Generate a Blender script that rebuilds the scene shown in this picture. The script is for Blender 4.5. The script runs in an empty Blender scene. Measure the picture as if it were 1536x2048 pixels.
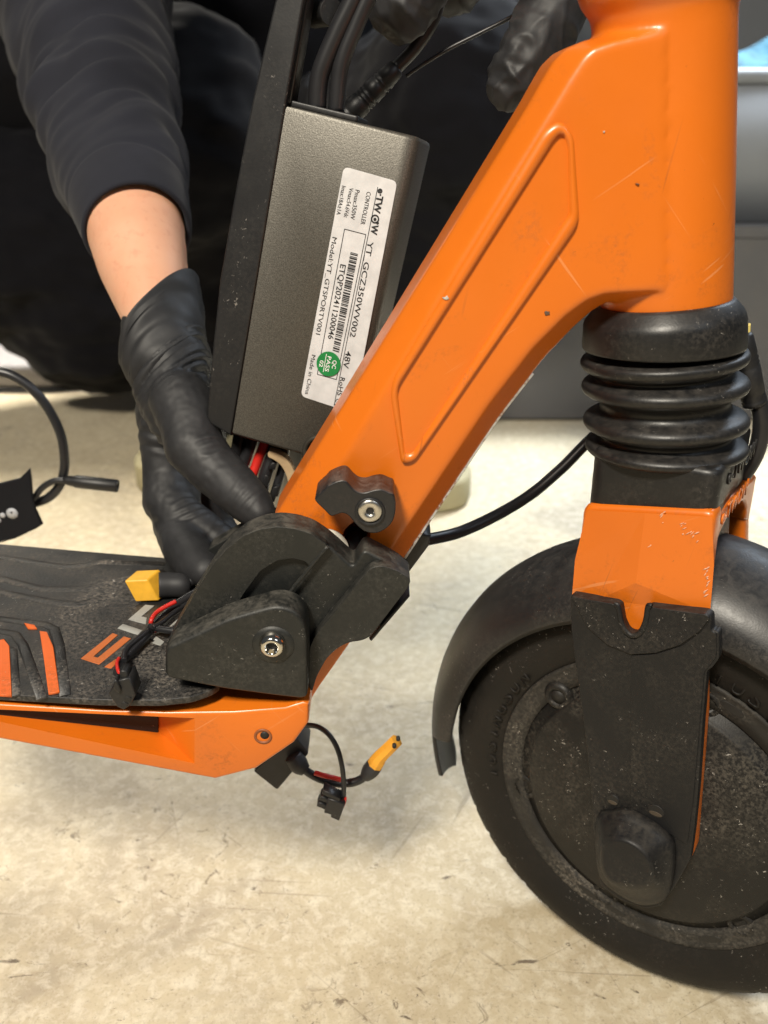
import bpy, bmesh, math, random
import numpy as np
from mathutils import Vector, Matrix, noise as mnoise
random.seed(7)
rng = np.random.default_rng(7)
S = bpy.context.scene
COL = S.collection
rad = math.radians

# ------------------------------------------------------------------ camera
FPX = 1800.0                      # focal length in pixels of the 1536 x 2048 photograph
PITCH = rad(23.5)
DIST = FPX / 5400.0               # camera to the scooter's mid plane, metres
GZ = 0.221                        # height at which the optical axis meets the scooter's mid plane
cp, sp = math.cos(PITCH), math.sin(PITCH)
CAM = np.array([0.0, -DIST * cp, DIST * sp + GZ])
FW = np.array([0, cp, -sp]); UPV = np.array([0, sp, cp]); RT = np.array([1.0, 0, 0])
cd = bpy.data.cameras.new('camera')
cam = bpy.data.objects.new('camera', cd); COL.objects.link(cam)
cam.location = CAM; cam.rotation_euler = (math.pi / 2 - PITCH, 0, 0)
cd.sensor_fit = 'VERTICAL'; cd.sensor_height = 36; cd.sensor_width = 27
cd.lens = FPX / 2048 * 36
cd.clip_start = 0.02; cd.clip_end = 60
cd.dof.use_dof = True; cd.dof.focus_distance = 0.318; cd.dof.aperture_fstop = 13.0
S.camera = cam

# ------------------------------------------------------------------ light
w = bpy.data.worlds.new('World'); S.world = w; w.use_nodes = True
bg = w.node_tree.nodes['Background']; bg.inputs[0].default_value = (0.86, 0.93, 1.0, 1); bg.inputs[1].default_value = 0.06

def lamp(name, loc, aim, size, power, col, size_y=None, spread=180):
    l = bpy.data.lights.new(name, 'AREA'); l.energy = power; l.color = col
    l.shape = 'RECTANGLE'; l.size = size; l.size_y = size_y or size; l.spread = rad(spread)
    o = bpy.data.objects.new(name, l); COL.objects.link(o)
    o.location = loc
    o.rotation_euler = (Vector(aim) - Vector(loc)).to_track_quat('-Z', 'Y').to_euler()
    return o
lamp('room_or_fill_lamp', (-0.42, -1.15, 1.60), (0, 0, 0.12), 0.28, 47, (1.0, 0.92, 0.78))
lamp('room_or_fill_lamp', (0.95, 0.80, 1.15), (0.25, 0.35, 0.0), 0.36, 6, (0.74, 0.86, 1.0))
lamp('room_or_fill_lamp', (1.0, -1.1, 1.5), (0.05, 0, 0.15), 0.5, 4, (0.85, 0.92, 1.0))  # unseen fill lamp, added to lift the front faces
lamp('room_or_fill_lamp', (-0.80, 1.15, 1.25), (-0.42, 0.80, 0), 0.36, 6.4, (1.0, 0.93, 0.80), spread=62)
lamp('room_or_fill_lamp', (0.60, 1.10, 1.25), (0.30, 0.68, 0), 0.36, 4.4, (0.86, 0.93, 1.0), spread=54)  # unseen narrow lamp, added to brighten the floor at far right

S.view_settings.view_transform = 'Standard'; S.view_settings.look = 'None'
S.view_settings.exposure = 0.12; S.view_settings.gamma = 1.0
S.render.engine = 'CYCLES'
S.cycles.use_denoising = True
S.cycles.max_bounces = 6
S.render.film_transparent = False

# ------------------------------------------------------------------ helpers: where a traced point stands
def ray(x, y): return FW + RT * ((x - 768) / FPX) + UPV * ((1024 - y) / FPX)
def at(x, y, Y):                     # the point at depth Y (metres behind the scooter's mid plane)
    r = ray(x, y); return CAM + r * ((Y - CAM[1]) / r[1])
def atz(x, y, Z):                    # the point at height Z
    r = ray(x, y); return CAM + r * ((Z - CAM[2]) / r[2])
def depth(P): return float((np.asarray(P) - CAM) @ FW)
def px2m(px, P): return px * depth(P) / FPX
# front wheel and fork stand turned about the steering axis
WC = np.array([0.1205, 0.0, 0.0975]); STEER = rad(33.6)
WU = np.array([math.cos(STEER), -math.sin(STEER), 0]); WN = np.array([-math.sin(STEER), -math.cos(STEER), 0]); WZ = np.array([0, 0, 1.0])
def ats(x, y, n):
    r = ray(x, y); t = (n - (CAM - WC) @ WN) / (r @ WN); P = CAM + r * t - WC
    return (float(P @ WU), float(P[2]))
def main_frame(a, b, d): return (a, d, b)                               # (X, Z, Y)
def deck_frame(a, b, d): return (a, b, d)                               # (X, Y, Z)
def fork_frame(a, b, d): return tuple(WC + WU * a + WZ * b + WN * (-d)) # d grows away from the camera
def M(pts, Y): return [(at(x, y, Y)[0], at(x, y, Y)[2]) for x, y in pts]
def F(pts, n): return [ats(x, y, n) for x, y in pts]
def Dk(pts, Z): return [(atz(x, y, Z)[0], atz(x, y, Z)[1]) for x, y in pts]

# ------------------------------------------------------------------ helpers: objects
def link(o): COL.objects.link(o); return o
def thing(name, label, cat, loc=(0, 0, 0), group=None):
    o = link(bpy.data.objects.new(name, None)); o.location = loc; o.empty_display_size = 0.02
    o['label'] = label; o['category'] = cat
    if group: o['group'] = group
    return o
def put(name, me, mat, parent=None, smooth=True, label=None):
    vs = np.zeros(len(me.vertices) * 3); me.vertices.foreach_get('co', vs); vs = vs.reshape(-1, 3)
    c = (vs.max(0) + vs.min(0)) / 2 if len(vs) else np.zeros(3)
    me.vertices.foreach_set('co', (vs - c).ravel())
    if smooth: me.polygons.foreach_set('use_smooth', [len(p.vertices) <= 4 for p in me.polygons])
    me.update()
    me.materials.clear(); me.materials.append(mat)
    o = link(bpy.data.objects.new(name, me)); o.location = c
    if parent:
        o.parent = parent
        root = parent; off = Vector((0, 0, 0))
        while root: off += root.location; root = root.parent
        # parents carry no rotation: the child's own location is what is left
        o.location = Vector(c) - off
    if label: o['label'] = label
    return o
def tag(o, label, cat, group=None):
    o['label'] = label; o['category'] = cat
    if group: o['group'] = group
    return o
def struct(o): o['kind'] = 'structure'; return o
def mesh(verts, faces, name='m'):
    me = bpy.data.meshes.new(name); me.from_pydata([tuple(map(float, v)) for v in verts], [], faces)
    bm = bmesh.new(); bm.from_mesh(me); bmesh.ops.recalc_face_normals(bm, faces=bm.faces); bm.to_mesh(me); bm.free()
    return me
def sharp(o, ang=35):
    m = o.data
    try: m.set_sharp_from_angle(angle=rad(ang))
    except Exception: pass
    return o
def area2(l): return sum(l[i][0] * l[(i + 1) % len(l)][1] - l[(i + 1) % len(l)][0] * l[i][1] for i in range(len(l))) / 2
def catmull(pts, k=6, closed=True):
    P = [np.array(p, float) for p in pts]; n = len(P); out = []
    rngi = range(n) if closed else range(n - 1)
    for i in rngi:
        p0 = P[(i - 1) % n] if closed else P[max(i - 1, 0)]; p1 = P[i]; p2 = P[(i + 1) % n] if closed else P[i + 1]
        p3 = P[(i + 2) % n] if closed else P[min(i + 2, n - 1)]
        for j in range(k):
            t = j / k
            out.append(0.5 * (2 * p1 + (p2 - p0) * t + (2 * p0 - 5 * p1 + 4 * p2 - p3) * t * t + (3 * p1 - p0 - 3 * p2 + p3) * t ** 3))
    if not closed: out.append(P[-1])
    return [tuple(p) for p in out]
def rounded(pts, r, k=5):
    """polygon with its corners rounded; r one radius or one per corner, in the units of the points"""
    n = len(pts); out = []
    for i in range(n):
        p = np.array(pts[i], float); a = np.array(pts[i - 1], float); b = np.array(pts[(i + 1) % n], float)
        ri = r[i] if isinstance(r, (list, tuple)) else r
        u = a - p; v = b - p; lu, lv = np.linalg.norm(u), np.linalg.norm(v)
        d = min(ri, lu * 0.48, lv * 0.48)
        if d < 1e-9: out.append(tuple(p)); continue
        s = p + u / lu * d; e = p + v / lv * d
        for j in range(k + 1):
            t = j / k; out.append(tuple((1 - t) ** 2 * s + 2 * t * (1 - t) * p + t * t * e))
    return out
def inset(loop, d):
    n = len(loop); L = [np.array(p, float) for p in loop]; sgn = 1 if area2(loop) > 0 else -1; out = []
    for i in range(n):
        e1 = L[i] - L[i - 1]; e2 = L[(i + 1) % n] - L[i]
        e1 = e1 / (np.linalg.norm(e1) + 1e-12); e2 = e2 / (np.linalg.norm(e2) + 1e-12)
        n1 = np.array([-e1[1], e1[0]]) * sgn; n2 = np.array([-e2[1], e2[0]]) * sgn
        m = n1 + n2; m = m / (np.linalg.norm(m) + 1e-9); c = max(m @ n1, 0.5)
        out.append(tuple(L[i] + m * d / c))
    return out
def simple(loop):
    """true where no two edges of the closed outline cross"""
    A = np.array(loop, float); B = np.roll(A, -1, 0); n = len(A); d = B - A
    ex, ey = A[None, :, 0] - A[:, None, 0], A[None, :, 1] - A[:, None, 1]
    den = d[:, None, 0] * d[None, :, 1] - d[:, None, 1] * d[None, :, 0]
    with np.errstate(divide='ignore', invalid='ignore'):
        t_ = (ex * d[None, :, 1] - ey * d[None, :, 0]) / den; u_ = (ex * d[:, None, 1] - ey * d[:, None, 0]) / den
    hit = (np.abs(den) > 1e-16) & (t_ > 1e-6) & (t_ < 1 - 1e-6) & (u_ > 1e-6) & (u_ < 1 - 1e-6)
    i = np.arange(n); hit[i, i] = False; hit[i, (i + 1) % n] = False; hit[(i + 1) % n, i] = False
    return not hit.any()
def slab(loop, f, b, frame, bev=0.0012, seg=3, back_bev=None):
    """a plate of the given outline from front depth f to back depth b, with rounded rims"""
    while bev > 1e-5 and not simple(inset(loop, bev)): bev *= 0.7
    loops = []; bb = bev if back_bev is None else min(bev, back_bev); s = 1 if b > f else -1
    for j in range(seg + 1):
        a = j / seg * math.pi / 2
        loops.append((inset(loop, bev * (1 - math.sin(a))), f + s * bev * (1 - math.cos(a))))
    for j in range(seg + 1):
        a = j / seg * math.pi / 2
        loops.append((inset(loop, bb * (1 - math.cos(a))), b - s * bb * (1 - math.sin(a))))
    vs = []; fs = []; n = len(loop)
    for l, d in loops: vs += [frame(p[0], p[1], d) for p in l]
    for k in range(len(loops) - 1):
        for i in range(n):
            j = (i + 1) % n; fs.append((k * n + i, k * n + j, (k + 1) * n + j, (k + 1) * n + i))
    fs.append(tuple(range(n))); fs.append(tuple((len(loops) - 1) * n + i for i in range(n)))
    return mesh(vs, fs)
def lathe(prof, origin, axis, seg=64, up=None, closed=False, warp=None):
    """prof: (radius, distance along axis)"""
    ax = np.array(axis, float); ax /= np.linalg.norm(ax)
    ref = np.array(up if up is not None else ((0, 0, 1) if abs(ax[2]) < 0.9 else (1, 0, 0)), float)
    e1 = ref - ax * (ref @ ax); e1 /= np.linalg.norm(e1); e2 = np.cross(ax, e1)
    vs = []; fs = []; n = len(prof)
    for i in range(seg):
        t = 2 * math.pi * i / seg
        for r, h in prof:
            if warp: r, h = warp(r, h, t)
            vs.append(np.array(origin) + ax * h + (e1 * math.cos(t) + e2 * math.sin(t)) * r)
    for i in range(seg):
        for j in range(n if closed else n - 1):
            a = i * n + j; b = i * n + (j + 1) % n; c = ((i + 1) % seg) * n + (j + 1) % n; d = ((i + 1) % seg) * n + j
            fs.append((a, b, c, d))
    if not closed:
        if prof[0][0] > 1e-6: fs.append(tuple(i * n for i in range(seg)))
        if prof[-1][0] > 1e-6: fs.append(tuple(i * n + n - 1 for i in range(seg)))
    me = mesh(vs, fs)
    bm = bmesh.new(); bm.from_mesh(me); bmesh.ops.remove_doubles(bm, verts=bm.verts, dist=1e-6); bm.to_mesh(me); bm.free()
    return me
def tube(pts, r, seg=14, k=8, squash=None, cap=True):
    """round cable through the points; r one radius or one per point"""
    P = [np.array(p, float) for p in pts]
    rr = r if isinstance(r, (list, tuple)) else [r] * len(P)
    Q = [np.array(q) for q in catmull([tuple(p) + (q,) for p, q in zip(P, rr)], k, closed=False)]
    vs = []; fs = []; nrm = None
    for i, q in enumerate(Q):
        a = Q[max(i - 1, 0)][:3]; b = Q[min(i + 1, len(Q) - 1)][:3]; t = (b - a) / (np.linalg.norm(b - a) + 1e-12)
        if nrm is None:
            ref = np.array([0, 0, 1.0]) if abs(t[2]) < 0.9 else np.array([1.0, 0, 0])
            nrm = ref
        nrm = nrm - t * (nrm @ t); nrm /= np.linalg.norm(nrm); bi = np.cross(t, nrm)
        for j in range(seg):
            an = 2 * math.pi * j / seg; of_ = (nrm * math.cos(an) + bi * math.sin(an)) * q[3]
            if squash: of_ = of_ * np.array([1, 1, squash])
            vs.append(q[:3] + of_)
    for i in range(len(Q) - 1):
        for j in range(seg):
            fs.append((i * seg + j, i * seg + (j + 1) % seg, (i + 1) * seg + (j + 1) % seg, (i + 1) * seg + j))
    if cap: fs.append(tuple(range(seg))); fs.append(tuple((len(Q) - 1) * seg + j for j in range(seg)))
    return mesh(vs, fs)
def hexa(c):  # eight corners: bottom 4, top 4
    return mesh(c, [(0, 1, 2, 3), (7, 6, 5, 4), (0, 4, 5, 1), (1, 5, 6, 2), (2, 6, 7, 3), (3, 7, 4, 0)])
def bevel_mod(o, wd, seg=3):
    m = o.modifiers.new('bevel', 'BEVEL'); m.width = wd; m.segments = seg; m.limit_method = 'ANGLE'; m.angle_limit = rad(30)
    m.harden_normals = False
    return o
def baked(me, mods):
    """the mesh after the given modifiers"""
    o = link(bpy.data.objects.new('tmp', me))
    for t, kw in mods:
        m = o.modifiers.new(t, t)
        for k, v in kw.items(): setattr(m, k, v)
    dg = bpy.context.evaluated_depsgraph_get(); dg.update()
    out = bpy.data.meshes.new_from_object(o.evaluated_get(dg))
    bpy.data.objects.remove(o)
    return out
def join(meshes):
    bm = bmesh.new()
    for m in meshes: bm.from_mesh(m)
    me = bpy.data.meshes.new('joined'); bm.to_mesh(me); bm.free(); return me
ICO = None
def ico():
    global ICO
    if ICO is None:
        bm = bmesh.new(); bmesh.ops.create_icosphere(bm, subdivisions=3, radius=1)
        ICO = (np.array([v.co[:] for v in bm.verts]), [tuple(v.index for v in f.verts) for f in bm.faces]); bm.free()
    return ICO
def blob(chains, voxel, smooth=8, fac=0.5):
    """one continuous skin over chains of (point, radius)"""
    V, Fc = ico(); vs = []; fs = []; off = 0
    for ch in chains:
        for (p, r), (q, s) in zip(ch[:-1], ch[1:]):
            p = np.array(p); q = np.array(q); L = np.linalg.norm(q - p); n = max(2, int(L / (0.22 * min(r, s))) + 1)
            for i in range(n + 1):
                t = i / n; c = p + (q - p) * t; R = r + (s - r) * t
                vs.append(V * R + c); fs += [tuple(a + off for a in f) for f in Fc]; off += len(V)
    me = bpy.data.meshes.new('b'); me.from_pydata(np.concatenate(vs).tolist(), [], fs)
    return baked(me, [('REMESH', dict(mode='VOXEL', voxel_size=voxel, use_smooth_shade=True)), ('SMOOTH', dict(factor=fac, iterations=smooth))])
def verts_of(me):
    a = np.zeros(len(me.vertices) * 3); me.vertices.foreach_get('co', a); return a.reshape(-1, 3)
def normals_of(me):
    a = np.zeros(len(me.vertices) * 3); me.vertices.foreach_get('normal', a); return a.reshape(-1, 3)
def set_verts(me, v): me.vertices.foreach_set('co', np.asarray(v, float).ravel()); me.update()
def chain_px(lst):
    """(px, py, Y, radius in px) -> (point, radius)"""
    out = []
    for x, y, Y, r in lst:
        P = at(x, y, Y); out.append((P, px2m(r, P)))
    return out
def txt(body, size=1.0, extrude=0.0, bold=0.0):
    c = bpy.data.curves.new('t', 'FONT'); c.body = body; c.size = size; c.extrude = extrude; c.offset = bold; c.resolution_u = 3
    o = link(bpy.data.objects.new('t', c))
    dg = bpy.context.evaluated_depsgraph_get(); dg.update()
    me = bpy.data.meshes.new_from_object(o.evaluated_get(dg)); bpy.data.objects.remove(o); bpy.data.curves.remove(c)
    return me
def text_between(body, A, B, upv, height, extrude=0.0, bold=0.0):
    """lettering whose baseline runs from A to B, capitals as tall as height"""
    me = txt(body, 1.0, 0.0, bold); v = verts_of(me)
    x0, x1 = v[:, 0].min(), v[:, 0].max()
    A = np.array(A); B = np.array(B); e = B - A; u = np.array(upv, float); e1 = e / np.linalg.norm(e)
    u = u - e1 * (u @ e1); u /= np.linalg.norm(u); nn = np.cross(e1, u)
    w_ = A + ((v[:, :1] - x0) / (x1 - x0)) * e + (v[:, 1:2] / 0.7) * height * u + v[:, 2:3] * nn
    set_verts(me, w_)
    if extrude:
        bm = bmesh.new(); bm.from_mesh(me)
        r = bmesh.ops.extrude_face_region(bm, geom=bm.faces[:])
        bmesh.ops.translate(bm, vec=Vector(nn) * extrude, verts=[g for g in r['geom'] if isinstance(g, bmesh.types.BMVert)])
        bm.to_mesh(me); bm.free()
    return me

# ------------------------------------------------------------------ helpers: materials
class NT:
    def __init__(s, name):
        s.m = bpy.data.materials.new(name); s.m.use_nodes = True; s.t = s.m.node_tree; s.n = s.t.nodes; s.l = s.t.links
        s.b = s.n['Principled BSDF']; s.co = s.n.new('ShaderNodeTexCoord').outputs['Object']
    def set(s, **k):
        for a, v in k.items(): s.b.inputs[a.replace('_', ' ')].default_value = v
        return s
    def mapv(s, scale=(1, 1, 1), rot=(0, 0, 0), loc=(0, 0, 0), src=None):
        m = s.n.new('ShaderNodeMapping'); m.inputs['Scale'].default_value = scale; m.inputs['Rotation'].default_value = rot; m.inputs['Location'].default_value = loc
        s.l.new(src or s.co, m.inputs[0]); return m.outputs[0]
    def noise(s, scale, detail=4, rough=0.55, dist=0, vec=None):
        n = s.n.new('ShaderNodeTexNoise'); n.inputs['Scale'].default_value = scale; n.inputs['Detail'].default_value = detail
        n.inputs['Roughness'].default_value = rough; n.inputs['Distortion'].default_value = dist
        s.l.new(vec or s.co, n.inputs['Vector']); return n.outputs['Fac']
    def ramp(s, fac, stops):
        r = s.n.new('ShaderNodeValToRGB'); e = r.color_ramp.elements
        while len(e) < len(stops): e.new(0.5)
        for i, (p, c) in enumerate(stops):
            e[i].position = p; e[i].color = c if len(c) == 4 else (*c, 1)
        s.l.new(fac, r.inputs[0]); return r.outputs[0]
    def step(s, fac, a, b):
        m = s.n.new('ShaderNodeMapRange'); m.inputs[1].default_value = a; m.inputs[2].default_value = b
        s.l.new(fac, m.inputs[0]); return m.outputs[0]
    def math(s, op, a, b=0.0):
        m = s.n.new('ShaderNodeMath'); m.operation = op
        for i, x in enumerate((a, b)):
            if isinstance(x, (int, float)): m.inputs[i].default_value = x
            else: s.l.new(x, m.inputs[i])
        return m.outputs[0]
    def mix(s, fac, a, b):
        m = s.n.new('ShaderNodeMix'); m.data_type = 'RGBA'
        for i, x in ((0, fac), (6, a), (7, b)):
            if isinstance(x, (int, float)): m.inputs[i].default_value = x
            elif isinstance(x, tuple): m.inputs[i].default_value = x if len(x) == 4 else (*x, 1)
            else: s.l.new(x, m.inputs[i])
        return m.outputs[2]
    def col(s, out): s.l.new(out, s.b.inputs['Base Color']); return s
    def rough(s, out): s.l.new(out, s.b.inputs['Roughness']); return s
    def bump(s, h, strength=0.2, dist=0.001, prev=None):
        b = s.n.new('ShaderNodeBump'); b.inputs['Strength'].default_value = strength; b.inputs['Distance'].default_value = dist
        s.l.new(h, b.inputs['Height'])
        if prev: s.l.new(prev, b.inputs['Normal'])
        s.l.new(b.outputs[0], s.b.inputs['Normal']); return b.outputs[0]

def flat(name, col, rough=0.5, metal=0.0, **k):
    t = NT(name).set(Roughness=rough, Metallic=metal, **k)
    v = t.noise(180, 3)
    t.col(t.mix(t.step(v, 0.3, 0.7), tuple(c * 0.88 for c in col), tuple(min(1, c * 1.1) for c in col)))
    return t.m
def plastic(name, col, rough=0.5, dust=0.25, dustcol=(0.20, 0.175, 0.14), grain=0.15, gs=1400, speck=True, spec=0.5, up=0.0, lint=0.0):
    t = NT(name).set(**{'Specular_IOR_Level': spec})
    big = t.noise(28, 5, 0.6, 0.4); fine = t.noise(700, 3, 0.7)
    d = t.math('MULTIPLY', t.step(big, 0.42, 0.72), t.step(fine, 0.42, 0.66))
    d = t.math('MULTIPLY', d, dust * 1.6)
    if up:
        g = t.n.new('ShaderNodeNewGeometry'); sx = t.n.new('ShaderNodeSeparateXYZ'); t.l.new(g.outputs['Normal'], sx.inputs[0])
        u = t.math('MULTIPLY', t.step(sx.outputs[2], 0.35, 0.95), t.step(t.noise(260, 5, 0.7, 0.5), 0.36, 0.66))
        d = t.math('MAXIMUM', d, t.math('MULTIPLY', u, up))
    c = t.mix(d, col, dustcol)
    if speck:
        sp_ = t.math('MULTIPLY', t.step(t.noise(560, 5, 0.75, 0.6), 0.635, 0.665), t.step(t.noise(55, 3), 0.48, 0.60))
        c = t.mix(t.math('MULTIPLY', sp_, max(lint, min(1, dust * 1.8))), c, (0.45, 0.42, 0.38))
    t.col(c)
    t.rough(t.math('ADD', t.math('MULTIPLY', d, 0.6), t.math('ADD', t.math('MULTIPLY', t.noise(90, 3), 0.16), rough - 0.08)))
    t.bump(t.noise(gs, 2), grain, 0.0004)
    return t.m

def make_orange():
    t = NT('orange_paint').set(Coat_Weight=0.28, Coat_Roughness=0.20)
    base = t.mix(t.step(t.noise(18, 4), 0.3, 0.7), (0.63, 0.140, 0.0060), (0.685, 0.158, 0.0075))
    grime = t.math('MULTIPLY', t.step(t.noise(45, 6, 0.7, 0.6), 0.55, 0.76), t.step(t.noise(600, 3, 0.7), 0.44, 0.62))
    c = t.mix(t.math('MULTIPLY', grime, 0.45), base, (0.12, 0.05, 0.02))
    dots = t.math('MULTIPLY', t.step(t.noise(430, 4, 0.7, 0.5), 0.70, 0.73), t.step(t.noise(32, 2), 0.50, 0.60))
    c = t.mix(t.math('MULTIPLY', dots, 0.75), c, (0.06, 0.03, 0.015))
    for i, (ang, thr) in enumerate(((0.6, 0.70), (-0.9, 0.71), (1.4, 0.715))):
        sv = t.mapv((22, 22, 700), (0, 0, 0), (i * 1.3, i * 0.7, 0), t.mapv((1, 1, 1), (0, ang, 0)))
        sc_ = t.math('MULTIPLY', t.step(t.noise(1.0, 2, 0.5, 0.3, sv), thr - 0.01, thr + 0.015), t.step(t.noise(24 + 5 * i, 2), 0.50, 0.62))
        c = t.mix(t.math('MULTIPLY', sc_, 0.28), c, (0.80, 0.42, 0.20) if i < 2 else (0.14, 0.06, 0.03))
    chip = t.math('GREATER_THAN', t.noise(60, 7, 0.64, 1.2), 0.745)
    c = t.mix(chip, c, (0.42, 0.40, 0.36))
    t.col(c)
    t.rough(t.math('ADD', t.math('MULTIPLY', grime, 0.3), t.math('ADD', t.math('MULTIPLY', t.noise(60, 3), 0.14), 0.30)))
    b1 = t.bump(t.noise(520, 2), 0.05, 0.0006)
    t.bump(chip, 0.25, -0.0004, b1)
    return t.m
ORANGE = make_orange()
def make_metalcase():
    t = NT('bronze_grey_metal').set(Metallic=0.55)
    t.col(t.mix(t.step(t.noise(2600, 2), 0.35, 0.7), (0.072, 0.067, 0.057), (0.142, 0.133, 0.115)))
    t.rough(t.math('ADD', t.math('MULTIPLY', t.noise(1500, 2), 0.2), 0.36))
    t.bump(t.noise(1900, 2), 0.16, 0.0004); return t.m
CASE = make_metalcase()
BLACK = plastic('black_plastic', (0.011, 0.011, 0.012), 0.44, 0.05, grain=0.08)
COVER = plastic('black_cover_plastic', (0.011, 0.011, 0.012), 0.40, 0.04, grain=0.05, speck=True, lint=0.5)
HINGE = plastic('dusty_black_plastic', (0.0105, 0.0115, 0.011), 0.46, 0.16, (0.16, 0.145, 0.12), grain=0.14, up=0.5, lint=0.4)
FORKC = plastic('fork_cover_plastic', (0.0085, 0.0087, 0.0098), 0.44, 0.28, (0.085, 0.072, 0.056), grain=0.12, up=0.4, lint=0.5, spec=0.32)
FENDER = plastic('fender_plastic', (0.012, 0.012, 0.013), 0.40, 0.22, (0.12, 0.105, 0.09), grain=0.10, up=0.25, lint=0.6)
BOOT = plastic('boot_rubber', (0.0085, 0.0085, 0.009), 0.40, 0.16, (0.14, 0.12, 0.10), grain=0.1, up=0.22, lint=0.6)
TYRE = plastic('tyre_rubber', (0.0085, 0.0075, 0.0065), 0.58, 0.40, (0.040, 0.031, 0.023), grain=0.2, spec=0.3)
MOTOR = plastic('motor_black', (0.0095, 0.009, 0.0088), 0.46, 0.75, (0.085, 0.075, 0.060), grain=0.14, lint=0.9, spec=0.3)
RING = plastic('rim_dusty', (0.022, 0.0205, 0.0185), 0.6, 0.7, (0.13, 0.115, 0.095), grain=0.2, spec=0.3)
MAT = plastic('deck_rubber', (0.015, 0.0148, 0.0150), 0.45, 0.75, (0.19, 0.165, 0.14), grain=0.3, gs=900)
KNOB = plastic('latch_black', (0.012, 0.0125, 0.014), 0.34, 0.08, (0.20, 0.13, 0.10), grain=0.06, up=0.6)
GLOVE_N = NT('black_nitrile').set(Specular_IOR_Level=0.42)
GLOVE_N.col(GLOVE_N.mix(GLOVE_N.step(GLOVE_N.noise(70, 4), 0.35, 0.7), (0.016, 0.016, 0.0175), (0.027, 0.027, 0.029)))
GLOVE_N.rough(GLOVE_N.math('ADD', GLOVE_N.math('MULTIPLY', GLOVE_N.noise(120, 4), 0.2), 0.47))
_b = GLOVE_N.bump(GLOVE_N.noise(230, 4, 0.6, 1.2), 0.05, 0.0010)
GLOVE_N.bump(GLOVE_N.noise(1500, 2), 0.08, 0.0003, _b)
GLOVE = GLOVE_N.m
def fabric(name, col, scale=900):
    t = NT(name).set(Roughness=0.85, Sheen_Weight=0.05, Sheen_Roughness=0.5, Specular_IOR_Level=0.12)
    t.col(t.mix(t.step(t.noise(14, 4), 0.3, 0.7), tuple(c * 0.8 for c in col), tuple(c * 1.15 for c in col)))
    t.bump(t.noise(1, 2, vec=t.mapv((scale, scale, scale * 2.2))), 0.12, 0.0004); return t.m
SLEEVE = fabric('charcoal_jersey', (0.021, 0.022, 0.030))
TROUSER = fabric('black_cotton', (0.004, 0.004, 0.006))
def make_skin():
    t = NT('skin').set(Subsurface_Weight=0.25, Subsurface_Scale=0.004, Specular_IOR_Level=0.35)
    t.b.inputs['Subsurface Radius'].default_value = (1.0, 0.35, 0.2)
    c = t.mix(t.step(t.noise(22, 4), 0.35, 0.68), (0.66, 0.34, 0.215), (0.72, 0.42, 0.285))
    c = t.mix(t.math('MULTIPLY', t.step(t.noise(260, 3), 0.55, 0.75), 0.3), c, (0.50, 0.20, 0.13))
    v = t.n.new('ShaderNodeTexVoronoi'); v.inputs['Scale'].default_value = 75; t.l.new(t.co, v.inputs['Vector'])
    c = t.mix(t.math('MULTIPLY', t.math('LESS_THAN', v.outputs['Distance'], 0.045), 0.5), c, (0.25, 0.10, 0.06))
    t.col(c); t.rough(t.math('ADD', t.math('MULTIPLY', t.noise(300, 3), 0.15), 0.46))
    t.bump(t.noise(700, 4), 0.10, 0.0006); return t.m
SKIN = make_skin()
STEEL = NT('stainless_steel').set(Metallic=1.0, Base_Color=(0.62, 0.60, 0.56, 1))
STEEL.rough(STEEL.math('ADD', STEEL.math('MULTIPLY', STEEL.noise(900, 3), 0.18), 0.20)); STEEL = STEEL.m
CHROME = NT('polished_steel').set(Metallic=1.0, Base_Color=(0.66, 0.63, 0.57, 1), Roughness=0.13).m
DARKHOLE = flat('dark_socket', (0.012, 0.011, 0.010), 0.6)
YELLOW = flat('yellow_nylon', (0.80, 0.42, 0.035), 0.42)
AMBER = flat('amber_nylon', (0.72, 0.33, 0.03), 0.45)
RED = flat('red_wire', (0.55, 0.022, 0.015), 0.35)
WIRE = flat('black_wire', (0.016, 0.016, 0.018), 0.36)
SHRINK = flat('heat_shrink', (0.022, 0.022, 0.024), 0.55)
LABEL = flat('label_film', (0.60, 0.60, 0.61), 0.38)
INK = flat('black_ink', (0.012, 0.012, 0.014), 0.5)
GREEN = flat('green_sticker', (0.010, 0.20, 0.048), 0.40)
WHITE = flat('white_ink', (0.80, 0.80, 0.78), 0.5)
PRINTO = plastic('orange_print', (0.50, 0.13, 0.03), 0.55, 0.25, (0.12, 0.08, 0.05), speck=False)
INSERT = plastic('orange_rubber', (0.72, 0.13, 0.018), 0.5, 0.3, (0.16, 0.09, 0.05))
PRINTG = plastic('grey_print', (0.34, 0.34, 0.32), 0.55, 0.3, (0.14, 0.12, 0.10), speck=False)
IVORY = flat('ivory_nylon', (0.50, 0.36, 0.21), 0.5)
def make_worn():
    t = NT('worn_edge').set(Roughness=0.5)
    t.col(t.ramp(t.noise(300, 5, 0.7), [(0.36, (0.30, 0.10, 0.03)), (0.47, (0.68, 0.66, 0.62)), (0.64, (0.80, 0.79, 0.77)), (0.74, (0.05, 0.04, 0.035))]))
    return t.m
WORN = make_worn()

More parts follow.
